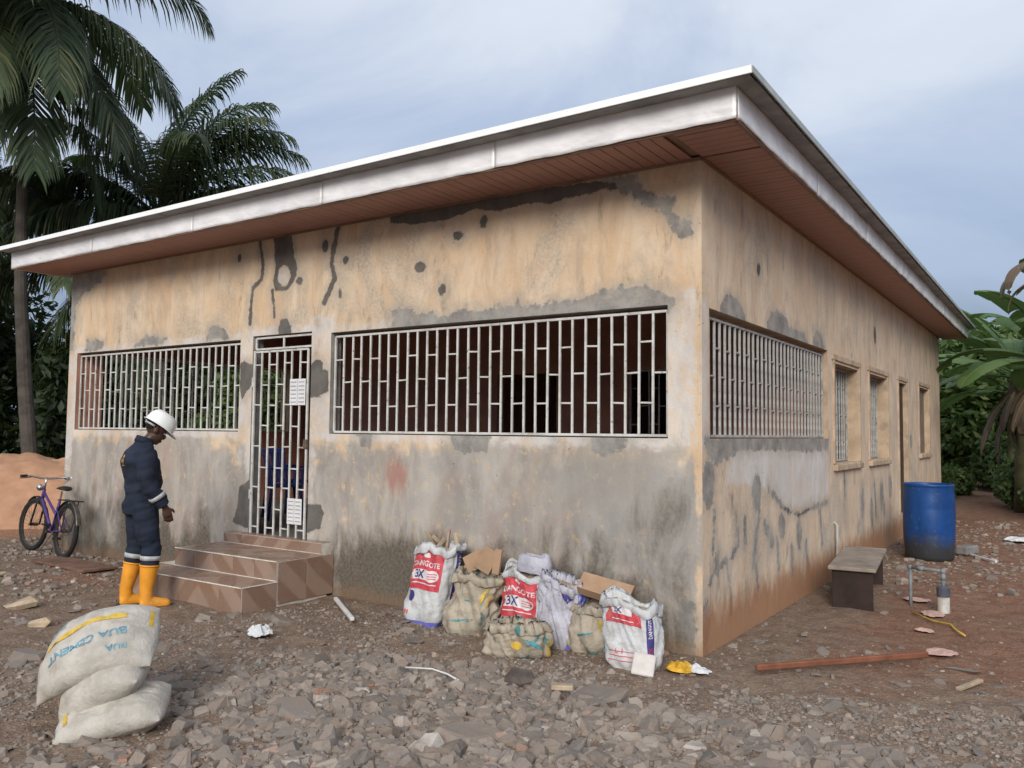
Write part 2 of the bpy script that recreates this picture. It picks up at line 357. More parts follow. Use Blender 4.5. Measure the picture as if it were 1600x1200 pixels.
def sd_line(U, Z, pts, hw, pad=.3):
    out = np.full(U.shape, 1.0); P = np.array(pts, float)
    k = (U > P[:, 0].min() - pad) & (U < P[:, 0].max() + pad) & (Z > P[:, 1].min() - pad) & (Z < P[:, 1].max() + pad)
    u, z = U[k], Z[k]; d = np.full(u.shape, 9.)
    for (x0, y0), (x1, y1) in zip(P[:-1], P[1:]):
        ex, ey = x1 - x0, y1 - y0; t = np.clip(((u - x0) * ex + (z - y0) * ey) / (ex * ex + ey * ey + 1e-9), 0, 1)
        d = np.minimum(d, np.hypot(u - x0 - t * ex, z - y0 - t * ey))
    out[k] = d - hw; return out
def sd_ell(U, Z, c, a, b): return (np.hypot((U - c[0]) / a, (Z - c[1]) / b) - 1) * min(a, b)
def sd_box(U, Z, u0, u1, z0, z1):
    dx = np.maximum(u0 - U, U - u1); dz = np.maximum(z0 - Z, Z - z1)
    return np.where((dx < 0) & (dz < 0), np.maximum(dx, dz), np.hypot(np.maximum(dx, 0), np.maximum(dz, 0)))
WH = 3.67; FL = .43; TH = .22; WL = -8.86; WB = 13.45; PD = 3.95
FO = [(-8.66, -5.30, 1.565, 2.575), (-5.09, -4.17, FL, 2.60), (-3.89, -.27, 1.555, 2.57)]
SO = [(.15, 3.83, 1.555, 2.545), (4.12, 5.45, 1.265, 2.43), (6.12, 7.45, 1.265, 2.44), (8.42, 9.2, .35, 2.45), (10.55, 11.8, 1.28, 2.48)]
def masks_front(U, Z):
    g = np.ones(U.shape); d = np.ones(U.shape); wt = np.ones(U.shape)
    for p in ([(-.91, 3.63), (-.72, 3.63), (-.53, 3.62), (-.47, 3.49), (-.4, 3.43), (-.24, 3.42), (-.21, 3.38), (-.23, 3.28), (-.19, 3.24), (-.11, 3.23), (-.07, 3.17), (-.08, 3.07), (-.15, 3.07), (-.23, 3.16), (-.29, 3.25), (-.39, 3.32), (-.47, 3.36), (-.57, 3.48), (-.72, 3.51), (-.78, 3.55)],
              [(-3.08, 2.73), (-2.96, 2.76), (-2.84, 2.74), (-2.72, 2.67), (-2.55, 2.67), (-2.49, 2.63), (-2.21, 2.68), (-1.95, 2.65), (-1.85, 2.69), (-1.67, 2.69), (-1.63, 2.74), (-1.6, 2.68), (-1.46, 2.65), (-1.22, 2.68), (-1.04, 2.65), (-.97, 2.7), (-.78, 2.74), (-.5, 2.74), (-.33, 2.69), (-.2, 2.6), (-.27, 2.5), (-1.7, 2.5), (-3.07, 2.55)],
              [(-8.95, 3.75), (-8.07, 3.72), (-8.03, 3.55), (-8.27, 3.45), (-8.58, 3.36), (-8.74, 3.2), (-8.77, 2.62), (-8.95, 2.55)],
              [(-8.47, 2.6), (-8.43, 2.74), (-8.26, 2.75), (-8.05, 2.7), (-8.07, 2.6)], [(-7.34, 2.6), (-7.15, 2.72), (-6.87, 2.72), (-6.69, 2.66), (-6.78, 2.6)],
              [(-5.91, 2.6), (-5.88, 2.72), (-5.72, 2.78), (-5.59, 2.7), (-5.5, 2.6)], [(-3.52, 1.58), (-3.28, 1.58), (-3.33, 1.44), (-3.43, 1.44)],
              [(-2.35, 1.58), (-1.9, 1.58), (-1.95, 1.43), (-2.17, 1.41), (-2.32, 1.44)], [(-.94, 1.58), (-.58, 1.58), (-.63, 1.48), (-.76, 1.42), (-.92, 1.45)],
              [(-.06, .05), (-.2, .05), (-.22, .3), (-.12, .42), (-.05, .3)]):
        g = np.minimum(g, sd_poly(U, Z, p))
    for p in ([(-3.13, 3.67), (-2.34, 3.66), (-1.32, 3.64), (-.91, 3.63), (-.72, 3.59), (-.69, 3.52), (-.83, 3.56), (-.93, 3.53), (-1.11, 3.53), (-1.34, 3.51), (-1.54, 3.54), (-1.73, 3.53), (-1.91, 3.52), (-2.12, 3.57), (-2.34, 3.53), (-2.59, 3.52), (-2.86, 3.54), (-3.12, 3.59)],
              [(-4.8, 3.66), (-4.52, 3.66), (-4.47, 3.41), (-4.42, 3.31), (-4.43, 3.19), (-4.54, 3.06), (-4.75, 3.07), (-4.8, 3.18), (-4.76, 3.29), (-4.77, 3.42)],
              [(-4.69, 2.58), (-4.68, 2.68), (-4.65, 2.76), (-4.56, 2.76), (-4.5, 2.67), (-4.48, 2.58)],
              [(-5.29, 2.31), (-5.23, 2.34), (-5.05, 2.28), (-5.05, 2.1), (-5.14, 2.03), (-5.25, 1.92), (-5.3, 2.06)],
              [(-4.2, 2.22), (-4.11, 2.32), (-4.0, 2.28), (-4.0, 2.21), (-3.92, 2.19), (-3.91, 1.98), (-3.99, 1.97), (-4.07, 1.92), (-4.2, 1.92)],
              [(-5.05, 1.07), (-5.25, .97), (-5.28, .73), (-5.35, .58), (-5.05, .53)], [(-4.22, .84), (-3.99, .85), (-3.94, .76), (-3.98, .61), (-4.22, .55)]):
        d = np.minimum(d, sd_poly(U, Z, p))
    for c, a, b in (((-2.3, 3.36), .055, .045), ((-2.73, 3.12), .07, .055), ((-2.47, 2.88), .045, .055), ((-2.01, 3.45), .035, .06), ((-3.71, 3.29), .04, .04), ((-4.01, 3.47), .045, .07), ((-3.78, 2.97), .02, .06), ((-4.38, 3.14), .05, .045), ((-5.36, 3.49), .035, .05)):
        d = np.minimum(d, sd_ell(U, Z, c, a, b))
    for p, h in (([(-3.83, 3.64), (-3.87, 3.46), (-3.91, 3.27), (-3.86, 3.12), (-3.94, 2.98), (-4., 2.88)], .03), ([(-5.02, 3.62), (-4.96, 3.36), (-4.98, 3.22), (-5.12, 3.13), (-5.14, 2.99), (-5.15, 2.74)], .024), ([(-4.8, 3.08), (-4.75, 2.79)], .02)):
        d = np.minimum(d, sd_line(U, Z, p, h))
    d = np.maximum(d, -sd_ell(U, Z, (-4.62, 3.22), .10, .11)); wt = np.minimum(wt, sd_ell(U, Z, (-4.62, 3.22), .10, .12))
    for o in FO:   # pale lime band round every opening
        wt = np.minimum(wt, sd_box(U, Z, *o) - .075)
    wt = np.minimum(wt, sd_box(U, Z, -4.2, -3.85, 1.5, 2.75)); wt = np.minimum(wt, sd_box(U, Z, -5.3, -5.05, 1.2, 2.7)); wt = np.minimum(wt, sd_box(U, Z, -.30, -.05, 1.5, 2.68)); wt = np.minimum(wt, sd_box(U, Z, -8.9, -8.68, 1.0, 2.6) + .03)
    n = fbm(U * .8, Z * .8, 4, 2)
    wash = sstep(1.9, 1.2, Z) * .8 + .3 * sstep(.5, .75, n); wash = wash - .35 * sstep(-.09, -.03, U)
    red = np.exp(-((U + 2.96) / .16) ** 2 - ((Z - 1.17) / .22) ** 2) * 1.1 + .42 * np.exp(-((U + 3.4) / .4) ** 2 - ((Z - 1.15) / .2) ** 2) + .3 * np.exp(-((U + 1.95) / .3) ** 2 - ((Z - 1.2) / .2) ** 2) + 1.3 * np.exp(-((U + 4.66) / .035) ** 2 - ((Z - 3.25) / .035) ** 2)
    mould = .78 * sstep(1.05, .05, Z) + .42 * sstep(.5, .72, fbm(U * .55, Z * 1.1, 4, 44)) * sstep(1.5, 1.0, Z) + .42 * np.exp(-((U + .35) / .35) ** 2 - ((Z - .85) / .45) ** 2) + .25 * np.exp(-((U + 2.6) / .5) ** 2 - ((Z - .68) / .2) ** 2) + .2 * np.exp(-((U + 3.5) / .5) ** 2 - ((Z - .6) / .25) ** 2)
    mould += .30 * np.exp(-((U + 5.9) / .35) ** 2 - ((Z - 3.3) / .35) ** 2) + .2 * np.exp(-((U + 7.) / .5) ** 2 - ((Z - 3.6) / .12) ** 2) + .24 * sstep(3.0, 2.65, Z) * sstep(2.5, 2.6, Z) + .22 * np.exp(-((U + 3.4) / .7) ** 2 - ((Z - 2.85) / .2) ** 2)
    mould -= .25 * sstep(-.12, -.03, U)
    soil = .75 * sstep(.28, .0, Z)
    smear = sstep(.12, -.18, sd_poly(U, Z, [(-1.35, 1.3), (-1.2, .97), (-.94, .78), (-.8, .62), (-.5, .6), (-.2, .5), (-.08, .9), (-.08, 1.2), (-.5, 1.35), (-.94, 1.42)])) + .55 * sstep(.45, .7, fbm(U * .9, Z * 1.2, 4, 31)) * sstep(1.6, 1.4, Z)
    return np.stack([g, d, mould, soil], 1), np.stack([wt, red, wash, smear], 1)
def masks_side(U, Z):
    g = np.ones(U.shape); d = np.ones(U.shape); wt = np.ones(U.shape)
    for p in ([(.41, 2.5), (.41, 2.59), (.46, 2.66), (.64, 2.73), (.85, 2.69), (.97, 2.59), (1.0, 2.5)], [(1.58, 2.5), (1.61, 2.6), (1.65, 2.67), (1.89, 2.76), (2.16, 2.72), (2.33, 2.64), (2.82, 2.64), (3.02, 2.56), (3., 2.5)], [(3.2, 2.5), (3.26, 2.71), (3.5, 2.72), (3.7, 2.58), (3.7, 2.5)],
              [(.05, 1.58), (3.85, 1.58), (3.82, 1.43), (2.9, 1.42), (2.21, 1.44), (1.6, 1.47), (1.07, 1.46), (.74, 1.45), (.59, 1.41), (.31, 1.36), (.1, 1.41)]):
        g = np.minimum(g, sd_poly(U, Z, p))
    for c, a, b in (((1.26, 1.09), .12, .16), ((.12, 1.23), .13, .18), ((.3, .62), .05, .08), ((2.0, .75), .1, .12), ((2.6, .62), .09, .14), ((6.9, .75), .12, .2), ((5.6, .7), .1, .2), ((7.6, .85), .12, .16), ((6.2, .55), .08, .2), ((.06, .2), .06, .2), ((4.6, 1.02), .05, .2), ((9.6, 1.5), .12, .12)):
        g = np.minimum(g, sd_ell(U, Z, c, a, b))
    for p, h in (([(1.61, 1.11), (1.84, 1.01), (2.1, .89), (2.56, .81), (3.05, .84), (3.76, .86)], .03), ([(.25, 1.03), (.21, .63)], .02), ([(.78, .84), (.79, .71), (.61, .61), (.41, .6), (.19, .54), (.15, .48)], .03), ([(.51, .6), (.58, .38), (.6, .2)], .03), ([(1.33, .92), (1.2, .66), (1.16, .5)], .05), ([(1.23, .47), (1.28, .3)], .04), ([(1.49, .79), (1.71, .63)], .06), ([(2.33, .5), (2.34, .27)], .06), ([(1.85, .64), (1.88, .39)], .04), ([(2.84, .49), (2.88, .29)], .05), ([(3.4, .8), (3.5, .45)], .05), ([(.95, .9), (.97, .7)], .03), ([(6.4, .95), (6.5, .5)], .06), ([(7.0, .9), (7.1, .5)], .05)):
        g = np.minimum(g, sd_line(U, Z, p, h * .8))
    d = np.minimum(d, sd_line(U, Z, [(2.1, .9), (2.56, .80), (3.05, .84)], .012)); d = np.minimum(d, sd_ell(U, Z, (1.36, 3.05), .05, .06)); d = np.minimum(d, sd_ell(U, Z, (6.6, 3.0), .08, .12))
    wt = np.minimum(wt, sd_poly(U, Z, [(.62, 1.46), (3.8, 1.46), (3.8, .92), (2.88, .87), (1.94, .95), (1.59, 1.11), (.95, 1.19), (.52, 1.21)])); wt = np.minimum(wt, sd_box(U, Z, -.02, .10, 1.5, 2.6) - .0)
    n = fbm(U * .6, Z * .8, 4, 7)
    wash = .30 * sstep(.5, .75, n) + .22 * sstep(1.3, .6, Z) + .25 * np.exp(-((U - .9) / .5) ** 2 - ((Z - 3.0) / .25) ** 2)
    red = np.zeros_like(g)
    mould = .30 * sstep(1.1, .4, Z) * sstep(4, 6.5, U) + .12 * sstep(.9, .2, Z) + .35 * np.exp(-((U - 3.6) / .3) ** 2 - ((Z - 3.2) / .25) ** 2) * n + .3 * np.exp(-((U - 6.6) / .25) ** 2 - ((Z - 3.0) / .3) ** 2) + .3 * np.exp(-((U - 9.2) / 1.0) ** 2 - ((Z - 2.95) / .12) ** 2) + .2 * np.exp(-((U - 5) / 3.) ** 2 - ((Z - 2.9) / .25) ** 2)
    soil = 1.0 * sstep(.72, .05, Z) + .45 * np.exp(-((U - 5.2) / .6) ** 2 - ((Z - 1.0) / .2) ** 2) + .5 * np.exp(-((U - 6.6) / .9) ** 2 - ((Z - .95) / .22) ** 2) + .3 * np.exp(-((U - 10.8) / .5) ** 2 - ((Z - 1.05) / .15) ** 2)
    return np.stack([g, d, mould, soil], 1), np.stack([wt, red, wash, .5 * n], 1)
def fine(lo, hi, cuts, step):
    e = sorted(set([lo, hi] + [c for c in cuts if lo < c < hi])); out = []
    for a, b in zip(e[:-1], e[1:]): out += list(np.linspace(a, b, max(1, int(round((b - a) / step))) + 1)[:-1])
    return np.array(out + [hi])
def wall(name, lo, hi, h, ops, pos, mats, step, masks, parent, z0=-.3, th=TH, caps=(1, 1)):
    """pos(u, depth, z) -> xyz; outer face a fine grid with its stain masks, then reveals and the inner face"""
    us = fine(lo, hi, [o[0] for o in ops] + [o[1] for o in ops], step); zs = fine(z0, h, [o[2] for o in ops] + [o[3] for o in ops], step)
    U, Z = np.meshgrid(us, zs, indexing='ij'); n, k = U.shape
    V = pos(U.ravel(), np.zeros(U.size), Z.ravel())
    I = np.arange(n * k).reshape(n, k); Q = np.stack([I[:-1, :-1], I[1:, :-1], I[1:, 1:], I[:-1, 1:]], -1).reshape(-1, 4)
    cu = ((us[:-1] + us[1:]) / 2)[:, None].repeat(k - 1, 1).ravel(); cz = ((zs[:-1] + zs[1:]) / 2)[None].repeat(n - 1, 0).ravel()
    keep = np.ones(len(Q), bool)
    for o in ops: keep &= ~((cu > o[0]) & (cu < o[1]) & (cz > o[2]) & (cz < o[3]))
    Q = Q[keep]; fm = np.zeros(len(Q), int)
    if masks: ma, mb = masks(U.ravel(), Z.ravel())
    else: ma = np.ones((U.size, 4)) * [1, 1, 0, 0]; mb = np.ones((U.size, 4)) * [1, 0, .2, 0]
    VV = [V]; QQ = [Q]; FM = [fm]; base = len(V)
    def quad(a, m):
        nonlocal base
        a = np.array(a, float); VV.append(pos(a[:, 0], a[:, 1], a[:, 2])); QQ.append(np.arange(base, base + 4)[None]); FM.append(np.array([m])); base += 4
    for u0, u1, a, b in ops:
        quad([(u0, 0, a), (u0, 0, b), (u0, th, b), (u0, th, a)], 1); quad([(u1, 0, b), (u1, 0, a), (u1, th, a), (u1, th, b)], 1)
        quad([(u0, 0, b), (u1, 0, b), (u1, th, b), (u0, th, b)], 1); quad([(u1, 0, a), (u0, 0, a), (u0, th, a), (u1, th, a)], 1)
    cu_ = sorted(set([lo, hi] + [o[0] for o in ops] + [o[1] for o in ops])); cz_ = sorted(set([z0, h] + [o[2] for o in ops] + [o[3] for o in ops]))
    for a, b in zip(cu_[:-1], cu_[1:]):
        for c, d in zip(cz_[:-1], cz_[1:]):
            if not any(o[0] <= a and b <= o[1] and o[2] <= c and d <= o[3] for o in ops): quad([(a, th, c), (a, th, d), (b, th, d), (b, th, c)], 2)
    for cp, (a, b, c, d) in zip(caps, (((lo, 0, z0), (lo, th, z0), (lo, th, h), (lo, 0, h)), ((hi, 0, z0), (hi, 0, h), (hi, th, h), (hi, th, z0)))):
        if cp: quad((a, b, c, d), 1)
    V = np.concatenate(VV); pad = len(V) - len(ma)
    ma = np.concatenate([ma, np.ones((pad, 4))]); mb = np.concatenate([mb, np.ones((pad, 4))])
    me = mesh_np(name, V, np.concatenate(QQ), mats, False, np.concatenate(FM), {'ma': ma, 'mb': mb})
    return link(name, me, parent)
house = empty('bungalow')
tag(house, 'unfinished peach plastered bungalow with white window bars and metal-edged flat eaves', 'house')

FT = .14
wall('front_wall', WL, 0, WH, FO, lambda u, d, z: np.stack([u, d, z], -1), [M['wall_front'], M['reveal_grey'], M['inner']], .018, masks_front, house, th=FT, caps=(0, 0))
wall('side_wall', 0, WB, WH, SO, lambda u, d, z: np.stack([-d, u, z], -1), [M['wall_side'], M['reveal'], M['inner']], .022, masks_side, house, caps=(0, 0))
LO = [(.35, 3.6, 1.56, 2.6)]
wall('end_wall', 0, WB, WH, LO, lambda u, d, z: np.stack([WL + d, u, z], -1), [M['wall_side'], M['reveal'], M['inner']], .2, None, house, caps=(0, 0))
wall('rear_wall', WL, 0, WH, [], lambda u, d, z: np.stack([u, WB - d, z], -1), [M['wall_side'], M['reveal'], M['inner']], .2, None, house, caps=(0, 0))
# veranda: inner wall with a doorway and a window, floor, ceiling
IO = [(-4.62, -3.62, FL, 2.42), (-2.56, -1.45, 1.45, 2.42)]
wall('veranda_wall', WL + .24, -.24, 3.5, IO, lambda u, d, z: np.stack([u, PD + d, z], -1), [M['inner'], M['inner'], M['dark']], .4, None, house, z0=.3, th=.18)
MB().box(((WL) / 2, WB / 2, FL - .1), (-WL - .46, WB - .46, .2)).build('floor', M['floor_in'], house)
MB().box(((WL) / 2, WB / 2, 3.3), (-WL - .46, WB - .46, .05)).build('ceiling', M['dark'], house)
MB().box((-6.4, 7.2, 1.9), (.1, 6.4, 2.7)).build('partition_wall', M['inner'], house)
# window frames standing round the side windows (raised plaster surround) and sills
for i, o in enumerate(SO[1:]):
    if i != 2:
        MB().box((.012, (o[0] + o[1]) / 2, o[2] - .045), (.07, o[1] - o[0] + .12, .075), bev=.01).build('window_sill', M['reveal'], house)
    f = MB()
    for u in (o[0] - .035, o[1] + .035): f.box((.006, u, (o[2] + o[3]) / 2 + .03), (.024, .07, o[3] - o[2] + .06), bev=.006)
    f.box((.007, (o[0] + o[1]) / 2, o[3] + .065), (.028, o[1] - o[0] + .2, .07), bev=.006)
    f.build('window_surround' if i != 2 else 'door_surround', M['reveal'], house)
MB().box((-.075, 8.81, 1.4), (.04, .78, 2.1)).build('door', M['door'], house)
MB().box((-.09, 11.17, 1.88), (.02, 1.25, 1.2)).build('window_shutter', simple('faded_board', (.19, .15, .115), .8, .2, 4), house)

# ---- burglar-proof grilles: frame mesh (part) with every bar a sub-part
SQ = .019
bar_mesh = {}
def rod(length, axis, mat='bar'):
    key = (round(length, 3), axis, mat)
    if key not in bar_mesh:
        s_ = [SQ, SQ, SQ]; s_[axis] = length
        if axis != 2: s_ = [x * .8 if i != axis else x for i, x in enumerate(s_)]
        bar_mesh[key] = MB().box((0, 0, 0), s_, bev=.003).mesh('bar', M[mat])
    return bar_mesh[key]
def grille(name, axis, off, u0, u1, z0, z1, n, rows=(.755, .515, .265), parent=None, lab=None, mat='bar'):
    P = (lambda u, z: (u, off, z)) if axis == 0 else (lambda u, z: (off, u, z))
    f = MB()
    for z in (z0, z1):
        s_ = [SQ * 1.15] * 3; s_[axis] = u1 - u0; f.box(P((u0 + u1) / 2, z), s_, bev=.003)
    for u in (u0, u1): f.box(P(u, (z0 + z1) / 2), (SQ * 1.15, SQ * 1.15, z1 - z0), bev=.003)
    g = f.build(name, M[mat], parent or house)
    if lab: g['label'] = lab
    st = (u1 - u0) / n; rng = random.Random(int(abs(u0) * 100))
    for i in range(1, n):
        link('bar', rod(z1 - z0 - SQ, 2, mat), g, P(u0 + i * st + rng.uniform(-.004, .004), (z0 + z1) / 2), ((rng.uniform(-.004, .004), 0, 0) if axis else (0, rng.uniform(-.004, .004), 0)))
    for i in range(n):
        for k, r in enumerate(rows):
            if (i + k) % 2 == 0: link('crossbar', rod(st - SQ, axis, mat), g, P(u0 + (i + .5) * st, z0 + (z1 - z0) * r + rng.uniform(-.008, .008)), ((rng.uniform(-.05, .05), 0, 0) if axis else (0, rng.uniform(-.05, .05), 0)))
    return g
grille('window_grille', 0, .05, -3.87, -.29, 1.575, 2.53, 30, lab='wide white staggered bars over the long front window')
grille('window_grille', 0, .05, -8.64, -5.32, 1.585, 2.535, 28, lab='white staggered bars over the front window behind the workman')
grille('window_grille', 1, -.06, .17, 3.81, 1.575, 2.49, 30, lab='grey bars over the long side window', mat='bar_grey')
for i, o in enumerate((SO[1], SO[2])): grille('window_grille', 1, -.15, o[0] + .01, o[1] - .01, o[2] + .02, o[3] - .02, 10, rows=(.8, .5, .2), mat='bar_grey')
grille('window_grille', 1, WL + .12, .36, 3.59, 1.58, 2.58, 20)
grille('window_grille', 0, PD + .1, -2.55, -1.46, 1.46, 2.41, 8)
# gate: fanlight + hinged leaf
grille('gate_fanlight', 0, .035, -5.07, -4.19, 2.455, 2.575, 2, rows=())
gl = grille('gate', 0, -.012, -5.03, -4.2, .445, 2.42, 7, rows=(.93, .82, .71, .60, .49, .38, .27, .16, .06), lab='white barred entrance gate at the top of the steps')
hb = MB()
for z in (.9, 2.1): hb.tube([(-5.06, -.01, z - .05), (-5.06, -.01, z + .05)], .014, 8)
hb.tube([(-5.08, .02, .44), (-5.08, .02, 2.44)], .012, 6); hb.build('hinge_post', M['bar'], house)
MB().box((-4.19, -.03, 1.45), (.05, .04, .09), bev=.006).build('lock', simple('rusty_steel', (.12, .09, .07), .6, .3, 20), gl)
# ---- steps with separate tiles
st = empty('doorsteps_'); bpy.data.objects.remove(st)
steps = MB().box((-4.71, -.58, .02), (1.84, 1.0, .36)).box((-4.57, -.385, .195), (1.54, .61, .37)).box((-4.57, -.06, .43), (1.50, .13, .115)).build('doorsteps', M['grout'], house)
def tiles(face, a0, a1, b0, b1, c, size=.3, t=.008):
    na = max(1, round((a1 - a0) / size)); nb = max(1, round((b1 - b0) / size)); da = (a1 - a0) / na; db = (b1 - b0) / nb; g = .0035
    for i in range(na):
        for j in range(nb):
            a = a0 + (i + .5) * da; b = b0 + (j + .5) * db
            if face == 'y': p, s_ = (a, c, b), (da - g, t, db - g)
            elif face == 'x': p, s_ = (c, a, b), (t, da - g, db - g)
            else: p, s_ = (a, b, c), (da - g, db - g, t)
            key = ('tile', tuple(round(x, 3) for x in s_))
            if key not in bar_mesh: bar_mesh[key] = MB().box((0, 0, 0), s_, bev=.002).mesh('tile', M['tile'])
            link('tile', bar_mesh[key], steps, p)
tiles('y', -5.63, -3.79, -.10, .20, -1.082); tiles('x', -1.08, -.70, -.1, .20, -3.788, .34); tiles('z', -5.63, -3.79, -1.08, -.695, .202)
tiles('y', -5.34, -3.80, .207, .38, -.692); tiles('x', -.69, -.005, .0, .38, -3.784, .36); tiles('z', -5.34, -3.80, -.69, -.128, .382)
tiles('y', -5.32, -3.82, .387, .487, -.127); tiles('z', -5.32, -3.82, -.125, -.005, .489)
nz = MB()
nz.box((-4.71, -1.0865, .2035), (1.84, .007, .009)).box((-4.57, -.6965, .3835), (1.54, .007, .009)).box((-4.57, -.6965, .2095), (1.54, .006, .006)).box((-3.7835, -.88, .2035), (.007, .39, .008)).box((-4.57, -.1315, .3865), (1.5, .006, .006)); nz.build('white_edging', simple('white_edging', (.66, .62, .56), .5, .15, 12), steps)
# ---- roof
RX, RY, RL, RB = .63, -.78, -9.25, 14.05
FX, FY, FLx, FB = .49, -.63, -9.2, 13.92
FZ0, FZ1 = 3.655, 3.865
roof = empty('roof'); roof.parent = house
def roof_z(d): return 3.895 + d * .16
def slope(name, a0, a1, pos, half, per=.15, amp=.014):
    a = np.arange(a0, a1 + .001, per / 8); a[-1] = a1; V = []; z = amp * np.sin((a - a0) / per * 2 * math.pi)
    d = np.minimum(np.minimum(a - a0, a1 - a), half)
    lo_ = pos(a, np.zeros_like(a), roof_z(0) + z); hi_ = pos(a, d, roof_z(d) + z)
    V = np.concatenate([lo_, hi_]); n = len(a); i = np.arange(n - 1)
    return link(name, mesh_np(name, V, np.stack([i, i + 1, i + 1 + n, i + n], 1), [M['roof']], True), roof)
hf = (RX - RL) / 2
slope('roof_sheet', RL, RX, lambda a, d, z: np.stack([a, RY + d, z], -1), hf); slope('roof_sheet', RL, RX, lambda a, d, z: np.stack([a, RB - d, z], -1), hf)
slope('roof_sheet', RY, RB, lambda a, d, z: np.stack([RX - d, a, z], -1), hf); slope('roof_sheet', RY, RB, lambda a, d, z: np.stack([RL + d, a, z], -1), hf)
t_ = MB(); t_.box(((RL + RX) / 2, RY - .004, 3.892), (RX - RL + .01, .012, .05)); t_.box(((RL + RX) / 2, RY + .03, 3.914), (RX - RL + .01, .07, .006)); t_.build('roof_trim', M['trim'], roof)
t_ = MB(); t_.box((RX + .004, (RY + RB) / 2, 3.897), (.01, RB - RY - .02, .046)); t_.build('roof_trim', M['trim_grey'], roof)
bt = MB().box(((RL + RX) / 2, FY - .07, 3.874), (RX - RL - .03, .13, .014)).box((FX + .065, (RY + RB) / 2, 3.872), (.12, RB - RY - .05, .012)); bt.build('eave_filler', simple('grey_eave_filler', (.28, .275, .27), .8, .25, 5), roof)  # filler strips added to close sky gaps, standing in for the shaded band
# fascia boards: dented metal cladding in lengths
def fascia(a0, a1, pos, nseg, seed):
    e_ = np.linspace(a0, a1, nseg + 1)
    for k in range(nseg):
        a = np.linspace(e_[k] + .002, e_[k + 1] - .002, 60); b = np.linspace(FZ0, FZ1 + .03, 9); A, B = np.meshgrid(a, b, indexing='ij')
        t = (B - FZ0) / (FZ1 - FZ0)
        d = .012 * (fbm(A * 3.1, B * 7, 3, seed) - .5) + .014 * (fbm(A * 9, B * 12, 2, seed + 3) - .5) * (1 - t) + .003 * k % 2
        Zb = B + .012 * (fbm(A * 5, A * 0, 3, seed + 9) - .5) * (1 - t)
        I = np.arange(A.size).reshape(A.shape); Q = np.stack([I[:-1, :-1], I[1:, :-1], I[1:, 1:], I[:-1, 1:]], -1).reshape(-1, 4)
        o = link('fascia_sheet', mesh_np('fascia_sheet', pos(A.ravel(), d.ravel(), Zb.ravel()), Q, [M['fascia']], True), roof)
        md = o.modifiers.new('t', 'SOLIDIFY'); md.thickness = .004
fascia(FLx, FX, lambda a, d, z: np.stack([a, FY - d, z], -1), 5, 1)
fascia(FY + .004, FB, lambda a, d, z: np.stack([FX + d, a, z], -1), 7, 11)
fascia(FY, FB, lambda a, d, z: np.stack([FLx - d, a, z], -1), 4, 21)
# soffit planks across the overhang, mitred at the corner
SZ = 3.662
def plank(w_, l_):
    k = ('pl', round(w_, 3), round(l_, 3))
    if k not in bar_mesh: bar_mesh[k] = MB().box((0, 0, 0), (w_ - .006, l_, .01), bev=.003).mesh('soffit_plank', M['soffit'])
    return bar_mesh[k]
pw = .098; sof = MB().box(((FLx + FX) / 2, FY / 2, SZ + .022), (FX - FLx - .02, -FY - .02, .012)).box((FX / 2, (WB + .3) / 2, SZ + .02), (FX - .02, WB + .9, .012)).build('soffit', M['soffit_b'], house)
n = int((0 - FLx) / pw)
for i in range(n): link('soffit_plank', plank(pw, -FY - .045), sof, (FLx + .02 + (i + .5) * pw, FY / 2 + .004, SZ + .003 * ((i * 7) % 3) / 3))
n = int((FB - 0) / pw)
for i in range(n): link('soffit_plank', plank(pw, FX - .045), sof, (FX / 2 - .004, .01 + (i + .5) * pw, SZ + .003 * ((i * 5) % 3) / 3), (0, 0, R(90)))
m0 = int(.49 / pw)
for i in range(5):      # mitre square at the corner
    a = (i + .5) * pw
    link('soffit_plank', plank(pw, FX - .03), sof, (FX / 2, -a - .02, SZ - .002), (0, 0, R(90)))
link('soffit_plank', plank(pw, FX - .03), sof, (FX / 2, -.565, SZ - .002), (0, 0, R(90)))
eb = MB().box(((FLx + FX) / 2, FY + .02, SZ - .006), (FX - FLx, .03, .02)).box((FX - .02, (FY + FB) / 2, SZ - .006), (.03, FB - FY - .1, .02)).box((WL / 2, -.012, SZ - .01), (-WL, .022, .024)).box((.012, WB / 2, SZ - .01), (.022, WB, .024)).build('soffit_edging', M['soffit_b'], house)
# ------------------------------------------------------------------ ground, sand, rubble
def gh(x, y):
    x = np.asarray(x, float); y = np.asarray(y, float)
    h = .07 * (fbm(x * .7, y * .7, 4, 1) - .5) + .05 * (fbm(x * 3.1, y * 3.1, 4, 4) - .5)
    h = h + .05 * sstep(-1.0, -3.2, y) * sstep(-3.5, -.5, x) * fbm(x * 1.1, y * 1.1, 3, 6)
    inside = sstep(.35, 0, np.maximum(np.maximum(WL - x, x), np.maximum(-y, y - WB)))
    return h * (1 - inside) - .02
def axis(lo, hi, dl, dh, step, grow=1.25):
    a = list(np.arange(dl, dh + step / 2, step)); s_ = step; p = a[-1]
    while p < hi: s_ *= grow; p += s_; a.append(p)
    s_ = step; p = a[0]; b = []
    while p > lo: s_ *= grow; p -= s_; b.append(p)
    return np.array(b[::-1] + a)
xs = axis(-300, 300, -9.5, 3.4, .045); ys = axis(-60, 600, -4.6, 9, .05)
U, Z = np.meshgrid(xs, ys, indexing='ij'); I = np.arange(U.size).reshape(U.shape)
Q = np.stack([I[:-1, :-1], I[1:, :-1], I[1:, 1:], I[:-1, 1:]], -1).reshape(-1, 4)
xf, yf = U.ravel(), Z.ravel()
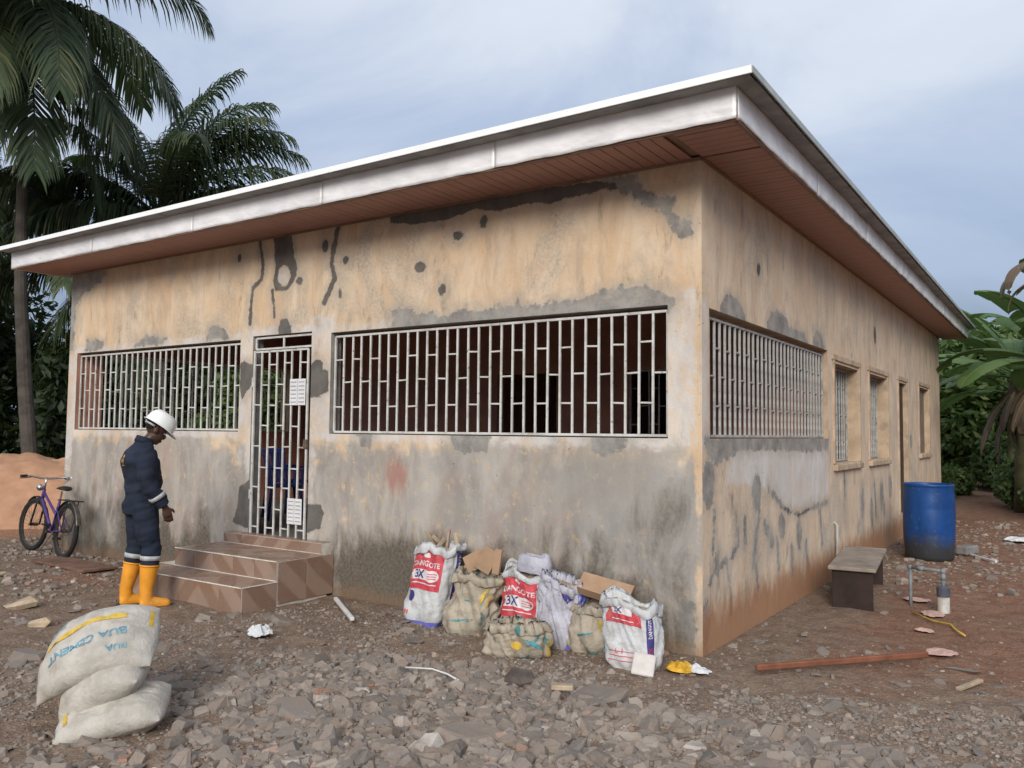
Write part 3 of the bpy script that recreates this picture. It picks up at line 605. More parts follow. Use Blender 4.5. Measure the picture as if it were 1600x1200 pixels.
redm = .25 + .5 * sstep(.0, 1.2, xf) * sstep(-.6, 1.0, yf) + .3 * sstep(9, 12, yf) - .2 * sstep(-1.0, -2.5, yf) + .25 * np.exp(-((xf + 5.2) / .8) ** 2 - ((yf + 2.1) / .35) ** 2) + .35 * np.exp(-((xf + 6.3) / 1.2) ** 2 - ((yf + 1.0) / .4) ** 2)
sandm = sstep(-9.6, -11.5, xf) * sstep(-3, -1, yf)
grassm = sstep(14.5, 16, yf) * sstep(.6, 1.1, np.abs(xf - .6 + .03 * (yf - 11))) * np.maximum(sstep(0, .4, xf), sstep(19, 22, yf)) + sstep(1.4, 2.0, xf) * sstep(12, 13.5, yf) + sstep(-17, -20, xf) + sstep(26, 30, yf)
ground = link('ground', mesh_np('ground', np.stack([xf, yf, gh(xf, yf)], 1), Q, [M['ground']], True, None, {'ga': np.stack([redm, sandm, np.clip(grassm, 0, 1), np.ones_like(xf)], 1)}))
tag(ground, kind='structure')
def gz(x, y): return float(gh(x, y))
# sand heap
def heap(name, c, rx, ry, h, seed, mat, lab, n=110):
    u = np.linspace(-1.25, 1.25, n); A, B = np.meshgrid(u, u, indexing='ij'); r = np.hypot(A, B) * (1 + .35 * (fbm(A * 2 + 5, B * 2 + 5, 3, seed) - .5))
    z = h * np.clip(1 - r, -.3, 1) ** 1 ; z = np.where(r < 1, h * (1 - r ** 1.35), -h * .6 * (r - 1)); z = np.minimum(z, h * (.5 + .5 * fbm(A * 2.5, B * 2.5, 3, seed + 2)))
    z = z + .34 * (fbm(A * 5, B * 5, 5, seed + 4) - .5) * sstep(1.2, .8, r)
    I = np.arange(A.size).reshape(A.shape); Q = np.stack([I[:-1, :-1], I[1:, :-1], I[1:, 1:], I[:-1, 1:]], -1).reshape(-1, 4)
    V = np.stack([A.ravel() * rx, B.ravel() * ry, z.ravel()], 1)
    o = link(name, mesh_np(name, V, Q, [mat], True), None, c); return tag(o, lab, 'sand')
heap('sand_heap', (-13.5, 2.0, -.03), 2.7, 3.0, 1.3, 3, M['sand'], 'heap of orange building sand behind the bicycle beside the house corner')
heap('sand_heap', (-15.3, -.2, -.03), 2.6, 2.6, 1.15, 8, M['sand'], 'lower orange sand heap at the far left edge of the yard')
# rubble: irregular broken slabs
def chip(rng, L_, flat=.45):
    n = rng.randint(5, 7); ang = sorted(rng.uniform(0, 2 * math.pi / n) + i * 2 * math.pi / n for i in range(n)); V = []
    el = rng.uniform(.55, .95); t = L_ * flat * rng.uniform(.5, 1.2); tx, ty = rng.uniform(-.25, .25), rng.uniform(-.25, .25)
    for lay, (zz, sc_) in enumerate(((-t * .5, .92), (t * .12, 1.0), (t * .5, .74))):
        for a in ang:
            r = L_ * .5 * sc_ * rng.uniform(.78, 1.08); x, y = r * math.cos(a), r * math.sin(a) * el
            V.append((x, y, zz + (tx * x + ty * y if lay == 2 else 0) + rng.uniform(-.06, .06) * t))
    F = [(l * n + i, l * n + (i + 1) % n, (l + 1) * n + (i + 1) % n, (l + 1) * n + i) for l in (0, 1) for i in range(n)] + [tuple(2 * n + i for i in range(n))]
    return np.array(V), F
rng = random.Random(11)
def in_view(x, y, mx=.06):
    p = cam.matrix_world.inverted() @ Vector((x, y, 0)); 
    if p.z > -.5: return False
    return abs(p.x / -p.z) < .62 * (1 + mx) and abs(p.y / -p.z) < .465 * (1 + mx)
def blocked(x, y):
    return (WL - .05 < x < .05 and y > -.05) or (-5.65 < x < -3.77 and y > -1.1)
def dens(x, y):
    b = -.75 + .34 * (x + 1.3) if x > -1.3 else -.9 - .5 * (-1.3 - x)
    d = 1.0 * float(sstep(b, b - .9, y)) * (.35 + .65 * float(sstep(-3.6, -1.4, x))) + .28
    if y < b - .5 and x > -1.6: return 1.0 if fbm(np.array(x * 1.3), np.array(y * 1.3), 3, 21) > .36 else .5
    d *= .25 + 1.5 * float(sstep(.38, .66, fbm(np.array(x * .8), np.array(y * .8), 3, 21)))
    if x > .25 and y > -.4: d *= .35
    if -6.5 < x < -4.5 and -2.5 < y < -.6: d *= .5
    if x < -2.4: d *= .55
    return min(1, d)
protos = []
for i in range(26):
    V, F = chip(rng, 1.0, rng.choice((.2, .28, .4))); r_ = rng.random() * .93
    protos.append(mesh_np('rubble_stone', V, F, [M['rubble']], False, None, None, {'rnd': np.full(len(F), r_)}))
big = []; tries = 0
while len(big) < 290 and tries < 60000:
    tries += 1; x = rng.uniform(-9, 3.2); y = rng.uniform(-4.2, 1.5)
    if blocked(x, y) or not in_view(x, y) or rng.random() > dens(x, y): continue
    if (x + 4.68) ** 2 + (y + 1.37) ** 2 < .16 or (x + 2.2) ** 2 + (y + 3.1) ** 2 < .2: continue
    s_ = min(.36, .085 + rng.expovariate(1 / .06)) * (1.45 if (y < -1.2 and x > -2) else 1.1 if y < -2 else .85)
    if any((x - a) ** 2 + (y - b) ** 2 < (.36 * (s_ + c)) ** 2 for a, b, c, *_ in big): continue
    big.append((x, y, s_))
def where(x, y):
    if x > .1 and y > -.6: return 'on the red soil beside the side wall', 'rubble beside the side wall'
    if x < -5.2: return 'on the ground left of the tiled steps', 'rubble left of the steps'
    if y > -1.3: return 'along the foot of the front wall', 'rubble along the front wall'
    if x < -1.9: return 'in the left foreground near the stacked sacks', 'rubble in the left foreground'
    if x < .6: return 'in the foreground heap below the rubbish sacks', 'rubble in the middle foreground'
    return 'in the right foreground heap', 'rubble in the right foreground'
for x, y, s_ in big:
    o = link('rubble_stone', rng.choice(protos), None, (x, y, gz(x, y) + s_ * .0), (rng.gauss(0, .16), rng.gauss(0, .16), rng.uniform(0, 6.28))); o.scale = (s_, s_, s_ * rng.uniform(.4, .85))
    wd, grp = where(x, y); sz = 'large' if s_ > .27 else 'medium' if s_ > .12 else 'small'
    tag(o, '%s angular piece of broken concrete lying %s' % (sz, wd), 'rubble', '%s, %s' % (grp, sz))
# large pieces can be told apart: count them from the left inside their own spread
ORD = ['leftmost', 'second from left', 'third from left', 'fourth from left', 'fifth from left', 'sixth from left', 'seventh from left', 'eighth from left', 'ninth from left', 'tenth from left', 'eleventh from left', 'twelfth from left', 'thirteenth from left', 'fourteenth from left', 'fifteenth from left', 'sixteenth from left']
_ci = cam.matrix_world.inverted(); byg = {}
for o in COL.objects:
    if o.name.startswith('rubble_stone') and o['group'].endswith('large'): p = _ci @ o.location; byg.setdefault(o['group'], []).append((p.x / -p.z, o))
for g_, lst in byg.items():
    lst.sort(key=lambda q: q[0])
    for k, (_, o) in enumerate(lst):
        if k < len(ORD): o['label'] = 'large %s, %s of the large ones' % (g_.replace(', large', '').replace('rubble', 'broken concrete piece'), ORD[k])
VV = []; FF = []; RN = []; nb = 0; cnt = 0
while cnt < 23000:
    x = rng.uniform(-9.2, 3.6); y = rng.uniform(-4.4, 5.5)
    if blocked(x, y) or rng.random() > dens(x, y) * (1 if y < 0 else .35) or not in_view(x, y, .15): continue
    L_ = min(.17, .010 + rng.expovariate(1 / (.036 if y < -1.2 and x > -2.2 else .014))); V, F = chip(rng, L_, rng.choice((.25, .35, .55)))
    e_ = np.array(Euler((rng.gauss(0, .3), rng.gauss(0, .3), rng.uniform(0, 6.28))).to_matrix()); V = V @ e_.T + np.array([x, y, gz(x, y) + L_ * .02])
    VV.append(V); FF += [tuple(i + nb for i in f) for f in F]; RN += [rng.random()] * len(F); nb += len(V); cnt += 1
while cnt < 25500:   # far scatter on the right and left
    if rng.random() < .6: x = rng.uniform(.1, 3.2); y = rng.uniform(4, 12.5)
    else: x = rng.uniform(-10.5, -5.5); y = rng.uniform(-2, .4)
    if blocked(x, y): continue
    L_ = min(.16, .02 + rng.expovariate(1 / .03)); V, F = chip(rng, L_, .4)
    V = V + np.array([x, y, gz(x, y) + L_ * .08]); VV.append(V); FF += [tuple(i + nb for i in f) for f in F]; RN += [rng.random()] * len(F); nb += len(V); cnt += 1
gv = link('gravel', mesh_np('gravel', np.concatenate(VV), FF, [M['rubble']], False, None, None, {'rnd': np.array(RN)}))
tag(gv, 'loose grey and brown gravel and concrete crumbs strewn over the yard', 'gravel', kind='stuff')
# ------------------------------------------------------------------ sacks
def text_mesh(body, size, font_bold=True):
    cu = bpy.data.curves.new('lettering', 'FONT'); cu.body = body; cu.size = size; cu.align_x = 'CENTER'; cu.align_y = 'CENTER'; cu.resolution_u = 2
    cu.offset = size * .02 if font_bold else 0
    ob = bpy.data.objects.new('lettering', cu); COL.objects.link(ob)
    dg = bpy.context.evaluated_depsgraph_get(); me = bpy.data.meshes.new_from_object(ob.evaluated_get(dg)); bpy.data.objects.remove(ob)
    bm = bmesh.new(); bm.from_mesh(me); bmesh.ops.triangulate(bm, faces=bm.faces[:])
    for _ in range(3):
        es = [e_ for e_ in bm.edges if e_.calc_length() > .03]
        if not es: break
        bmesh.ops.subdivide_edges(bm, edges=es, cuts=1); bmesh.ops.triangulate(bm, faces=[f for f in bm.faces if len(f.verts) > 3])
    bm.verts.index_update(); V = np.array([v.co[:] for v in bm.verts]); F = [tuple(v.index for v in f.verts) for f in bm.faces]; bm.free(); return V, F
def grid_patch(x0, x1, y0, y1, step=.012, wob=0, seed=0):
    a = np.linspace(x0, x1, max(2, int(abs(x1 - x0) / step) + 1)); b = np.linspace(y0, y1, max(2, int(abs(y1 - y0) / step) + 1)); A, B = np.meshgrid(a, b, indexing='ij')
    I = np.arange(A.size).reshape(A.shape); Q = np.stack([I[:-1, :-1], I[1:, :-1], I[1:, 1:], I[:-1, 1:]], -1).reshape(-1, 4)
    return np.stack([A.ravel(), B.ravel(), 0 * A.ravel()], 1), Q
def disc_patch(cx, cy, rx, ry, n=28):
    V = [(cx, cy, 0)]
    for k in (.5, 1):
        for j in range(n): V.append((cx + k * rx * math.cos(2 * math.pi * j / n), cy + k * ry * math.sin(2 * math.pi * j / n), 0))
    F = [(0, 1 + j, 1 + (j + 1) % n) for j in range(n)] + [(1 + j, 1 + n + j, 1 + n + (j + 1) % n, 1 + (j + 1) % n) for j in range(n)]
    return np.array(V), F
class Upright:
    """an open standing sack; surf(s, z): s metres round the girth from the front centre, z height"""
    def __init__(s, W, D, H, seed, lean=(0, 0), slump=.0, flare=.0, wr=1.):
        s.W, s.D, s.H, s.seed, s.lean, s.slump, s.flare, s.wr = W, D, H, seed, lean, slump, flare, wr
        t = np.linspace(-math.pi / 2, 1.5 * math.pi, 721); e_ = 2 / 3.6
        x = W / 2 * np.sign(np.cos(t)) * np.abs(np.cos(t)) ** e_; y = D / 2 * np.sign(np.sin(t)) * np.abs(np.sin(t)) ** e_
        l = np.r_[0, np.cumsum(np.hypot(np.diff(x), np.diff(y)))]; s.per = l[-1]; s.l, s.x, s.y = l, x, y
    def surf(s, S, Z, off=0.):
        S = np.mod(np.asarray(S, float), s.per); Z = np.asarray(Z, float); v = np.clip(Z / s.H, 0, 1.2)
        x = np.interp(S, s.l, s.x); y = np.interp(S, s.l, s.y)
        r = .86 + .14 * sstep(0, .14, v) + .07 * np.sin(np.clip(v, 0, 1) * math.pi) * (1 - v * .5) + s.flare * v ** 3 - s.slump * np.exp(-((v - .55) / .1) ** 2)
        ph = S / s.per * 6.283; wv = s.wr * (.085 * (fbm(np.cos(ph) * 2 + 9, Z * 7 + np.sin(ph) * 2, 3, s.seed) - .5) + .055 * (fbm(np.cos(ph) * 6 + 9, Z * 16 + np.sin(ph) * 6, 3, s.seed + 2) - .5) * (.5 + v))
        n = np.hypot(x / s.W, y / s.D) + 1e-6; nx, ny = x / s.W / n, y / s.D / n
        X = x * r + nx * (wv + off); Y = y * r + ny * (wv + off)
        z = Z + .16 * (fbm(np.cos(ph) * 1.2 + 3, np.sin(ph) * 1.2 + 3, 2, s.seed + 7) - .55) * v * v * s.H / .5
        return np.stack([X + s.lean[0] * z, Y + s.lean[1] * z, z], -1)
    def drape(s, V, s0, z0, off=.0035, rot=0):
        V = np.asarray(V, float); c, n = math.cos(rot), math.sin(rot); return s.surf(s0 + c * V[:, 0] - n * V[:, 1], z0 + n * V[:, 0] + c * V[:, 1], off)
    def build(s, name, loc, rz, mat, rim_mat=None, tilt=0):
        root = empty(name, loc, rz); root.rotation_euler = (0, tilt, rz); nu, nv = 84, 42
        S = np.arange(nu) / nu * s.per; V = []; F = []
        zz = list(np.linspace(0, s.H, nv))
        for z in zz: V.append(s.surf(S, np.full(nu, z)))
        # rolled rim: out, over and down inside
        for k, (o_, dz) in enumerate(((.006, .010), (.012, -.004), (.010, -.030), (.004, -.034), (-.004, .010), (-.012, -.01), (-.014, -.1))):
            wob = .05 * (fbm(S * 9 + s.seed, S * 0 + k * .15, 3, s.seed) - .5); fo = .03 * (fbm(S * 14 + s.seed, S * 0 + 3, 2, s.seed + 4) - .4) * (1 <= k <= 3); V.append(s.surf(S, s.H + dz * (1 + 1.2 * vn(S * 8, S * 0, s.seed)) + wob, o_ + fo))
        n_ = len(V); V = np.concatenate(V)
        for i in range(n_ - 1):
            for j in range(nu): F.append((i * nu + j, i * nu + (j + 1) % nu, (i + 1) * nu + (j + 1) % nu, (i + 1) * nu + j))
        F.append(tuple(range(nu))[::-1])
        link('sack_body', mesh_np('sack_body', V, F, [mat], True), root)
        # contents
        k = 10; V = []; F = []; Sx = np.arange(40) / 40 * s.per
        for i in range(k):
            f = 1 - i / (k - 1); p = s.surf(Sx, np.full(40, s.H - .07), -.02); c_ = p.mean(0); q = c_ + (p - c_) * f; q[:, 2] += .05 * (1 - f * f) + .06 * (fbm(q[:, 0] * 14, q[:, 1] * 14, 2, s.seed) - .5); V.append(q)
        for i in range(k - 1):
            for j in range(40): F.append((i * 40 + j, i * 40 + (j + 1) % 40, (i + 1) * 40 + (j + 1) % 40, (i + 1) * 40 + j))
        link('rubbish', mesh_np('rubbish', np.concatenate(V), F, [M['rubbish']], False), root)
        s.root = root; return root
    def patch(s, name, P, mat, s0, z0, off=.0035, rot=0):
        V, F = P; return link(name, mesh_np(name, s.drape(V, s0, z0, off, rot), F, [mat], True), s.root)
def mat_weave(name, c, dirt, tint=None):
    m = NT(name, .62, .3); v = m.coord('Object'); col = m.mix(m.ramp(m.noise(6, 6, .7, v), .35, .7), c, tuple(x * .72 for x in c))
    col = m.mix(m.math('MULTIPLY', m.ramp(m.noise(11, 6, .72, v, .5), .5, .68), .65), col, dirt)
    if tint: col = m.mix(m.ramp(m.noise(5.5, 3, .5, m.coord('Object', (1, 1, .6)), .8), .60, .66), col, tint[0]); col = m.mix(m.ramp(m.noise(4.5, 3, .5, m.coord('Object', (1.3, 1, .5)), 1.), .63, .68), col, tint[1])
    m.color(col); m.bump(m.math('ADD', m.noise(14, 5, .65, v, .6), m.math('MULTIPLY', m.noise(120, 2, .5, v), .15)), .6, .02); return m.m
M['sackw'] = mat_weave('white_woven_sack', (.56, .57, .58), (.33, .30, .27)); M['sackb'] = mat_weave('beige_woven_sack', (.40, .35, .275), (.23, .18, .135), ((.06, .17, .17), (.42, .28, .05)))
M['sackl'] = mat_weave('lilac_sack', (.46, .46, .53), (.30, .26, .26)); M['cementbag'] = mat_weave('pale_filled_sack', (.48, .45, .40), (.36, .31, .255))
M['p_red'] = simple('red_print', (.50, .055, .075), .55, .22, 14, dirt=(.40, .14, .13)); M['p_blue'] = simple('navy_print', (.05, .045, .19), .55, .25, 14); M['p_white'] = simple('white_print', (.60, .57, .57), .55, .1, 14)
M['p_vio'] = simple('violet_blue_film', (.12, .13, .44), .4, .2, 6); M['p_teal'] = simple('teal_print', (.07, .26, .30), .55, .25, 14); M['p_yel'] = simple('yellow_print', (.55, .37, .06), .55, .25, 14); M['p_cyan'] = simple('blue_lettering', (.13, .29, .38), .6, .3, 20, dirt=(.38, .37, .34))
M['rubbish'] = simple('mixed_rubbish', (.28, .225, .18), .9, .5, 25, bump=.6); M['card'] = simple('brown_cardboard', (.36, .235, .15), .85, .15, 5); M['wood'] = simple('splintered_wood', (.37, .29, .205), .85, .3, 9)
RS = 'rubbish sacks against the front wall'
def print_front(k, zr0, zr1, w_, s0=0, words=True, full=True):
    k.patch('red_panel', grid_patch(-w_ / 2, w_ / 2, zr0, zr1), M['p_red'], s0, 0, .003)
    zc = (zr0 + zr1) / 2; h = zr1 - zr0
    if full:
        k.patch('lettering', text_mesh('DANGOTE', h * .19), M['p_white'], s0, zr0 + h * .66, .0055)
        k.patch('emblem', disc_patch(0, 0, w_ * .09, h * .055), M['p_white'], s0, zr0 + h * .86, .0055)
    # white lozenge holding the number
    k.patch('white_oval', grid_patch(-w_ * .40, w_ * .26, -h * .13, h * .13), M['p_white'], s0, zr0 + h * .38, .0055); k.patch('white_oval', disc_patch(0, 0, w_ * .2, h * .15), M['p_white'], s0 + w_ * .24, zr0 + h * .38, .006)
    k.patch('lettering', text_mesh('3X', h * .30), M['p_blue'], s0 - w_ * .16, zr0 + h * .38, .0085)
    for dz in (-.06, 0, .06): k.patch('fine_print', grid_patch(-w_ * .13, w_ * .13, -.003, .003), M['p_red'], s0 + w_ * .25, zr0 + h * (.38 + dz), .0085)
    k.patch('fine_print', grid_patch(-w_ * .4, w_ * .4, -.004, .004), M['p_white'], s0, zr0 + h * .16, .0055)
def side_band(k, s0, w_, z0, z1, txt=True):
    k.patch('navy_band', grid_patch(-w_ / 2, w_ / 2, z0, z1), M['p_blue'], s0, 0, .003)
    if txt:
        k.patch('lettering', text_mesh('DANGOTE', w_ * .62), M['p_white'], s0, z0 + (z1 - z0) * .70, .0055, R(90)); k.patch('lettering', text_mesh('3X', w_ * .75), M['p_red'], s0, z0 + (z1 - z0) * .28, .0055, R(90))
def gzl(x, y): return (x, y, gz(x, y) - .012)
# 1: tall printed sack
a = Upright(.40, .26, .64, 1, lean=(.10, .16), wr=.5); r = a.build('rubbish_sack', gzl(-2.30, -.36), R(-4), M['sackw'])
tag(r, 'tall white sack with red printed panel, leftmost of the rubbish sacks', 'sack', RS); print_front(a, .30, .60, .33); side_band(a, .33, .085, .10, .60); side_band(a, .44, .07, .10, .58)
a.patch('blue_hem', grid_patch(-.2, .24, .004, .05), M['p_vio'], .02, 0, .003); a.patch('round_mark', disc_patch(0, 0, .04, .045), M['p_blue'], -.11, .24, .004)
for i_ in range(3): a.patch('red_mark', grid_patch(-.006, .006, -.016, .016, .006), M['p_red'], -.15 + i_ * .02, .11, .004)
s_ = MB()
for i, (x, y, h, tx, ty) in enumerate(((-.15, .06, .14, -.5, .2), (-.07, .08, .12, -.9, 0), (.0, .09, .15, .1, .1), (.12, .08, .13, .3, 0), (-.02, .02, .08, -.7, .1))): s_.box((x + .06, y + .10, .66), (.035, .02, h * 1.6), (ty, tx, i), bev=.004)
s_.build('wood_offcut', M['wood'], r)
# 2: beige woven sack
a = Upright(.37, .28, .46, 2, lean=(.10, .18), slump=.12, wr=1.2); r = a.build('rubbish_sack', gzl(-1.80, -.42), R(10), M['sackb'])
tag(r, 'crumpled beige woven sack with cardboard scraps between the two red printed sacks', 'sack', RS)
a.patch('teal_print', disc_patch(0, 0, .06, 0.0135, 14), M['p_teal'], .0, .44, .004, -.2); a.patch('yellow_print', disc_patch(0, 0, .015, 0.0750, 14), M['p_yel'], .13, .33, .004, -.3); a.patch('teal_print', disc_patch(0, 0, .1, 0.0075, 14), M['p_teal'], -.02, .12, .004, .1); a.patch('teal_print', disc_patch(0, 0, .05, 0.0060, 14), M['p_teal'], 0, .26, .004, -.15)
s_ = MB(); s_.box((.10, .10, .57), (.14, .006, .20), (.1, .5, .3)).box((-.02, .12, .55), (.18, .006, .14), (-.1, -.5, 0)).box((.19, .12, .56), (.06, .03, .2), (0, .15, 0)); s_.build('cardboard_scrap', M['card'], r)
# 3: second printed sack
a = Upright(.36, .25, .54, 3, lean=(-.10, .16), wr=.6); r = a.build('rubbish_sack', gzl(-1.36, -.26), R(-2), M['sackw'])
tag(r, 'white sack with red panel and rolled rim standing behind the small beige sack', 'sack', RS); print_front(a, .18, .50, .32); side_band(a, .29, .08, .08, .52)
u = np.linspace(0, 1, 40); q = MB(); VV_ = []
for k_, (rr_, zz_) in enumerate(((.15, .52), (.165, .58), (.15, .645), (.125, .66), (.115, .63), (.12, .56))):
    for t in u[:-1] * 6.283: w2 = rr_ * (1 + .3 * (float(vn(math.cos(t) * 2.5 + 8, math.sin(t) * 2.5 + k_ * .4, 3)) - .5)); VV_.append((w2 * math.cos(t) + .03, w2 * .7 * math.sin(t) + .07, zz_ + .05 * (float(vn(math.cos(t) * 2 + 4, math.sin(t) * 2 + 4, 9)) - .5)))
q.add(VV_, [(i * 39 + j, i * 39 + (j + 1) % 39, (i + 1) * 39 + (j + 1) % 39, (i + 1) * 39 + j) for i in range(5) for j in range(39)]); q.build('inner_bag', M['sackl'], r, smooth=True)
# 4: low slumped beige sack in front
a = Upright(.42, .30, .24, 4, lean=(-.05, .05), slump=.0, flare=-.12, wr=1.5); r = a.build('rubbish_sack', gzl(-1.14, -.70), R(18), M['sackb'])
tag(r, 'low slumped beige sack lying open in front of the other rubbish sacks', 'sack', RS); a.patch('teal_print', disc_patch(0, 0, .07, 0.0150, 14), M['p_teal'], .14, .13, .004, -.5); a.patch('yellow_print', disc_patch(0, 0, .04, 0.0300, 14), M['p_yel'], .03, .11, .004)
# 5: lilac sack with blue hem
a = Upright(.32, .22, .50, 5, lean=(-.2, .2), slump=.1, wr=1.3); r = a.build('rubbish_sack', gzl(-1.02, -.34), R(14), M['sackl'], tilt=R(14))
tag(r, 'tilted lilac white sack with a violet blue edge beside the cardboard sack', 'sack', RS); a.patch('blue_hem', grid_patch(-.05, .05, .01, .44), M['p_vio'], .14, 0, .004, -.12); a.patch('navy_print', grid_patch(-.04, .04, -.03, .03), M['p_blue'], .05, .42, .005, -.5)
# 6: beige sack with cardboard flap
a = Upright(.40, .29, .36, 6, lean=(.14, .14), slump=.08, wr=1.2); r = a.build('rubbish_sack', gzl(-.72, -.30), R(4), M['sackb'])
tag(r, 'beige sack with a folded brown cardboard box sticking out of the top', 'sack', RS); a.patch('yellow_print', disc_patch(0, 0, .03, 0.0450, 14), M['p_yel'], .06, .22, .004, .3); a.patch('teal_print', disc_patch(0, 0, .07, 0.0090, 14), M['p_teal'], -.05, .15, .004, .3)
s_ = MB(); s_.box((.04, .08, .45), (.42, .012, .17), (-.75, .16, .0)).box((.03, -.06, .42), (.30, .01, .08), (.7, .18, 0)); s_.build('cardboard_flap', M['card'], r)
# 7: printed sack on its own at the right
a = Upright(.37, .24, .45, 7, lean=(-.12, .14), flare=.06, wr=.6); r = a.build('rubbish_sack', gzl(-.30, -.50), R(2), M['sackw'])
tag(r, 'white sack with a small red panel and navy stripe, rightmost, near the wall corner', 'sack', RS)
a.patch('red_panel', grid_patch(-.13, .13, .31, .43), M['p_red'], -.02, 0, .003); a.patch('white_oval', grid_patch(-.08, .07, -.024, .024), M['p_white'], -.02, .395, .0055); a.patch('lettering', text_mesh('3X', .055), M['p_blue'], -.05, .395, .0085); side_band(a, .165, .05, .05, .43)
a.patch('fine_print', grid_patch(-.08, .08, -.003, .003), M['p_white'], -.02, .335, .0055)
for i in range(3): a.patch('fine_print', grid_patch(-.12, .1, -.0025, .0025), M['p_red'], -.01, .07 + i * .03, .004)
a.patch('lettering', text_mesh('L  I', .04), M['p_red'], -.05, .13, .004)
# filled cement sacks in a pile
class Pillow:
    def __init__(s, Lx, Ly, h, seed, bend=0, twist=0): s.Lx, s.Ly, s.h, s.seed, s.bend, s.twist = Lx, Ly, h, seed, bend, twist
    def surf(s, u, v, top=1., off=0.):
        u = np.asarray(u, float); v = np.asarray(v, float); e = np.clip(1 - np.abs(u) ** 3.4, 0, 1) ** .5 * np.clip(1 - np.abs(v) ** 2.6, 0, 1) ** .5
        pin = 1 - .10 * u ** 2 * v ** 2 - .06 * np.abs(v) ** 3 * (1 - u * u); x = u * s.Lx / 2 * (1 - .05 * v * v); y = v * s.Ly / 2 * (1 - .10 * (1 - u * u) * 0 - .08 * u ** 4)
        wr = .045 * (fbm(u * 2.2 + 5, v * 2.2 + 5, 3, s.seed) - .5) + .034 * (fbm(u * 3 + v * 4 + 5, v * 7 - u * 2 + 9, 3, s.seed + 3) - .5)
        z = top * (s.h / 2 * e * pin + off + (wr if True else 0) * e) + s.bend * u * u + s.twist * u * v
        return np.stack([x, y, z], -1)
    def build(s, name, loc, rot, mat):
        n, k = 56, 44; u = np.sin(np.linspace(-1, 1, n) * math.pi / 2); v = np.sin(np.linspace(-1, 1, k) * math.pi / 2); A, B = np.meshgrid(u, v, indexing='ij'); I = np.arange(A.size).reshape(A.shape)
        Q = np.stack([I[:-1, :-1], I[1:, :-1], I[1:, 1:], I[:-1, 1:]], -1).reshape(-1, 4)
        V = np.concatenate([s.surf(A.ravel(), B.ravel(), 1), s.surf(A.ravel(), B.ravel(), -1)]); Q = np.concatenate([Q, Q[:, ::-1] + A.size])
        root = empty(name, loc); root.rotation_euler = rot; me = mesh_np('sack_body', V, Q, [mat], True); bm = bmesh.new(); bm.from_mesh(me); bmesh.ops.remove_doubles(bm, verts=bm.verts[:], dist=.0008); bm.to_mesh(me); bm.free()
        link('sack_body', me, root); s.root = root; return root
    def patch(s, name, P, mat, x0, y0, rot=0, top=1., off=.004):
        V, F = P; V = np.asarray(V, float); c, n = math.cos(rot), math.sin(rot); x = x0 + c * V[:, 0] - n * V[:, 1]; y = y0 + n * V[:, 0] + c * V[:, 1]
        return link(name, mesh_np(name, s.surf(x / (s.Lx / 2), y / (s.Ly / 2), top, off), F, [mat], True), s.root)
CR = math.atan2(.559, .829)     # direction of the photograph's right
PX, PY = -2.12, -3.30
GP = 'filled sacks piled in the left foreground'
p = Pillow(.56, .38, .20, 3, bend=-.02); r = p.build('cement_sack', (PX + .07, PY + .04, .09 + gz(PX, PY)), (R(14), R(-12), CR + R(10)), M['cementbag']); tag(r, 'filled pale sack at the bottom of the three sack pile', 'sack', GP)
p.patch('yellow_band', grid_patch(-.012, .012, -.12, .12), M['p_yel'], -.205, 0)
p = Pillow(.50, .38, .23, 5, bend=-.03); r = p.build('cement_sack', (PX - .04, PY + .04, .235 + gz(PX, PY)), (R(26), R(-32), CR - R(2)), M['cementbag']); tag(r, 'filled pale sack in the middle of the three sack pile', 'sack', GP)
p.patch('yellow_band', grid_patch(-.010, .010, -.10, .10), M['p_yel'], -.205, 0); p.patch('lettering', text_mesh('CEMENT', .05), M['p_cyan'], .17, .04, R(90))
p = Pillow(.66, .46, .22, 8, bend=-.09); r = p.build('cement_sack', (PX - .14, PY + .03, .41 + gz(PX, PY)), (R(36), R(-20), CR + R(2)), M['cementbag']); tag(r, 'filled white sack with blue lettering on top of the three sack pile', 'sack', GP)
p.patch('lettering', text_mesh('BUA CEMENT', .07), M['p_cyan'], .02, -.065, R(190)); p.patch('yellow_band', grid_patch(-.22, .22, -.014, .014), M['p_yel'], .0, .04, R(10)); p.patch('lettering', text_mesh('BUA', .05), M['p_cyan'], .19, -.135, R(190))
for i in range(4): p.patch('fine_print', grid_patch(-.06, .06, -.003, .003), M['p_cyan'], -.18, .10 + i * .014, R(4))
p.patch('yellow_hem', grid_patch(-.006, .008, -.03, .10), M['p_yel'], .312, .06)

# ------------------------------------------------------------------ barrel, bench, pipes, small things
m = NT('blue_drum_plastic', .42, .4); v = m.n('NewGeometry').outputs['Position']; sp = m.n('SeparateXYZ'); m.t.links.new(v, sp.inputs[0])
c = m.mix(m.ramp(m.noise(5, 5, .6, m.coord('Object', (1, 1, .4))), .3, .7), (.004, .036, .15), (.006, .065, .25)); fz = m.math('ADD', sp.outputs[2], m.math('MULTIPLY', m.math('SUBTRACT', m.noise(5, 6, .7, v), .5), .5))
c = m.mix(m.ramp(fz, .42, .08), c, (.035, .037, .04)); c = m.mix(m.math('MULTIPLY', m.ramp(m.noise(14, 6, .7, v), .58, .72), .35), c, (.16, .19, .22)); m.color(c); M['drum'] = m.m
bx, by = .66, 6.45; b = empty('water_barrel', (bx, by, gz(bx, by) - .01)); tag(b, 'open blue plastic water barrel with a scuffed base by the side wall', 'barrel')
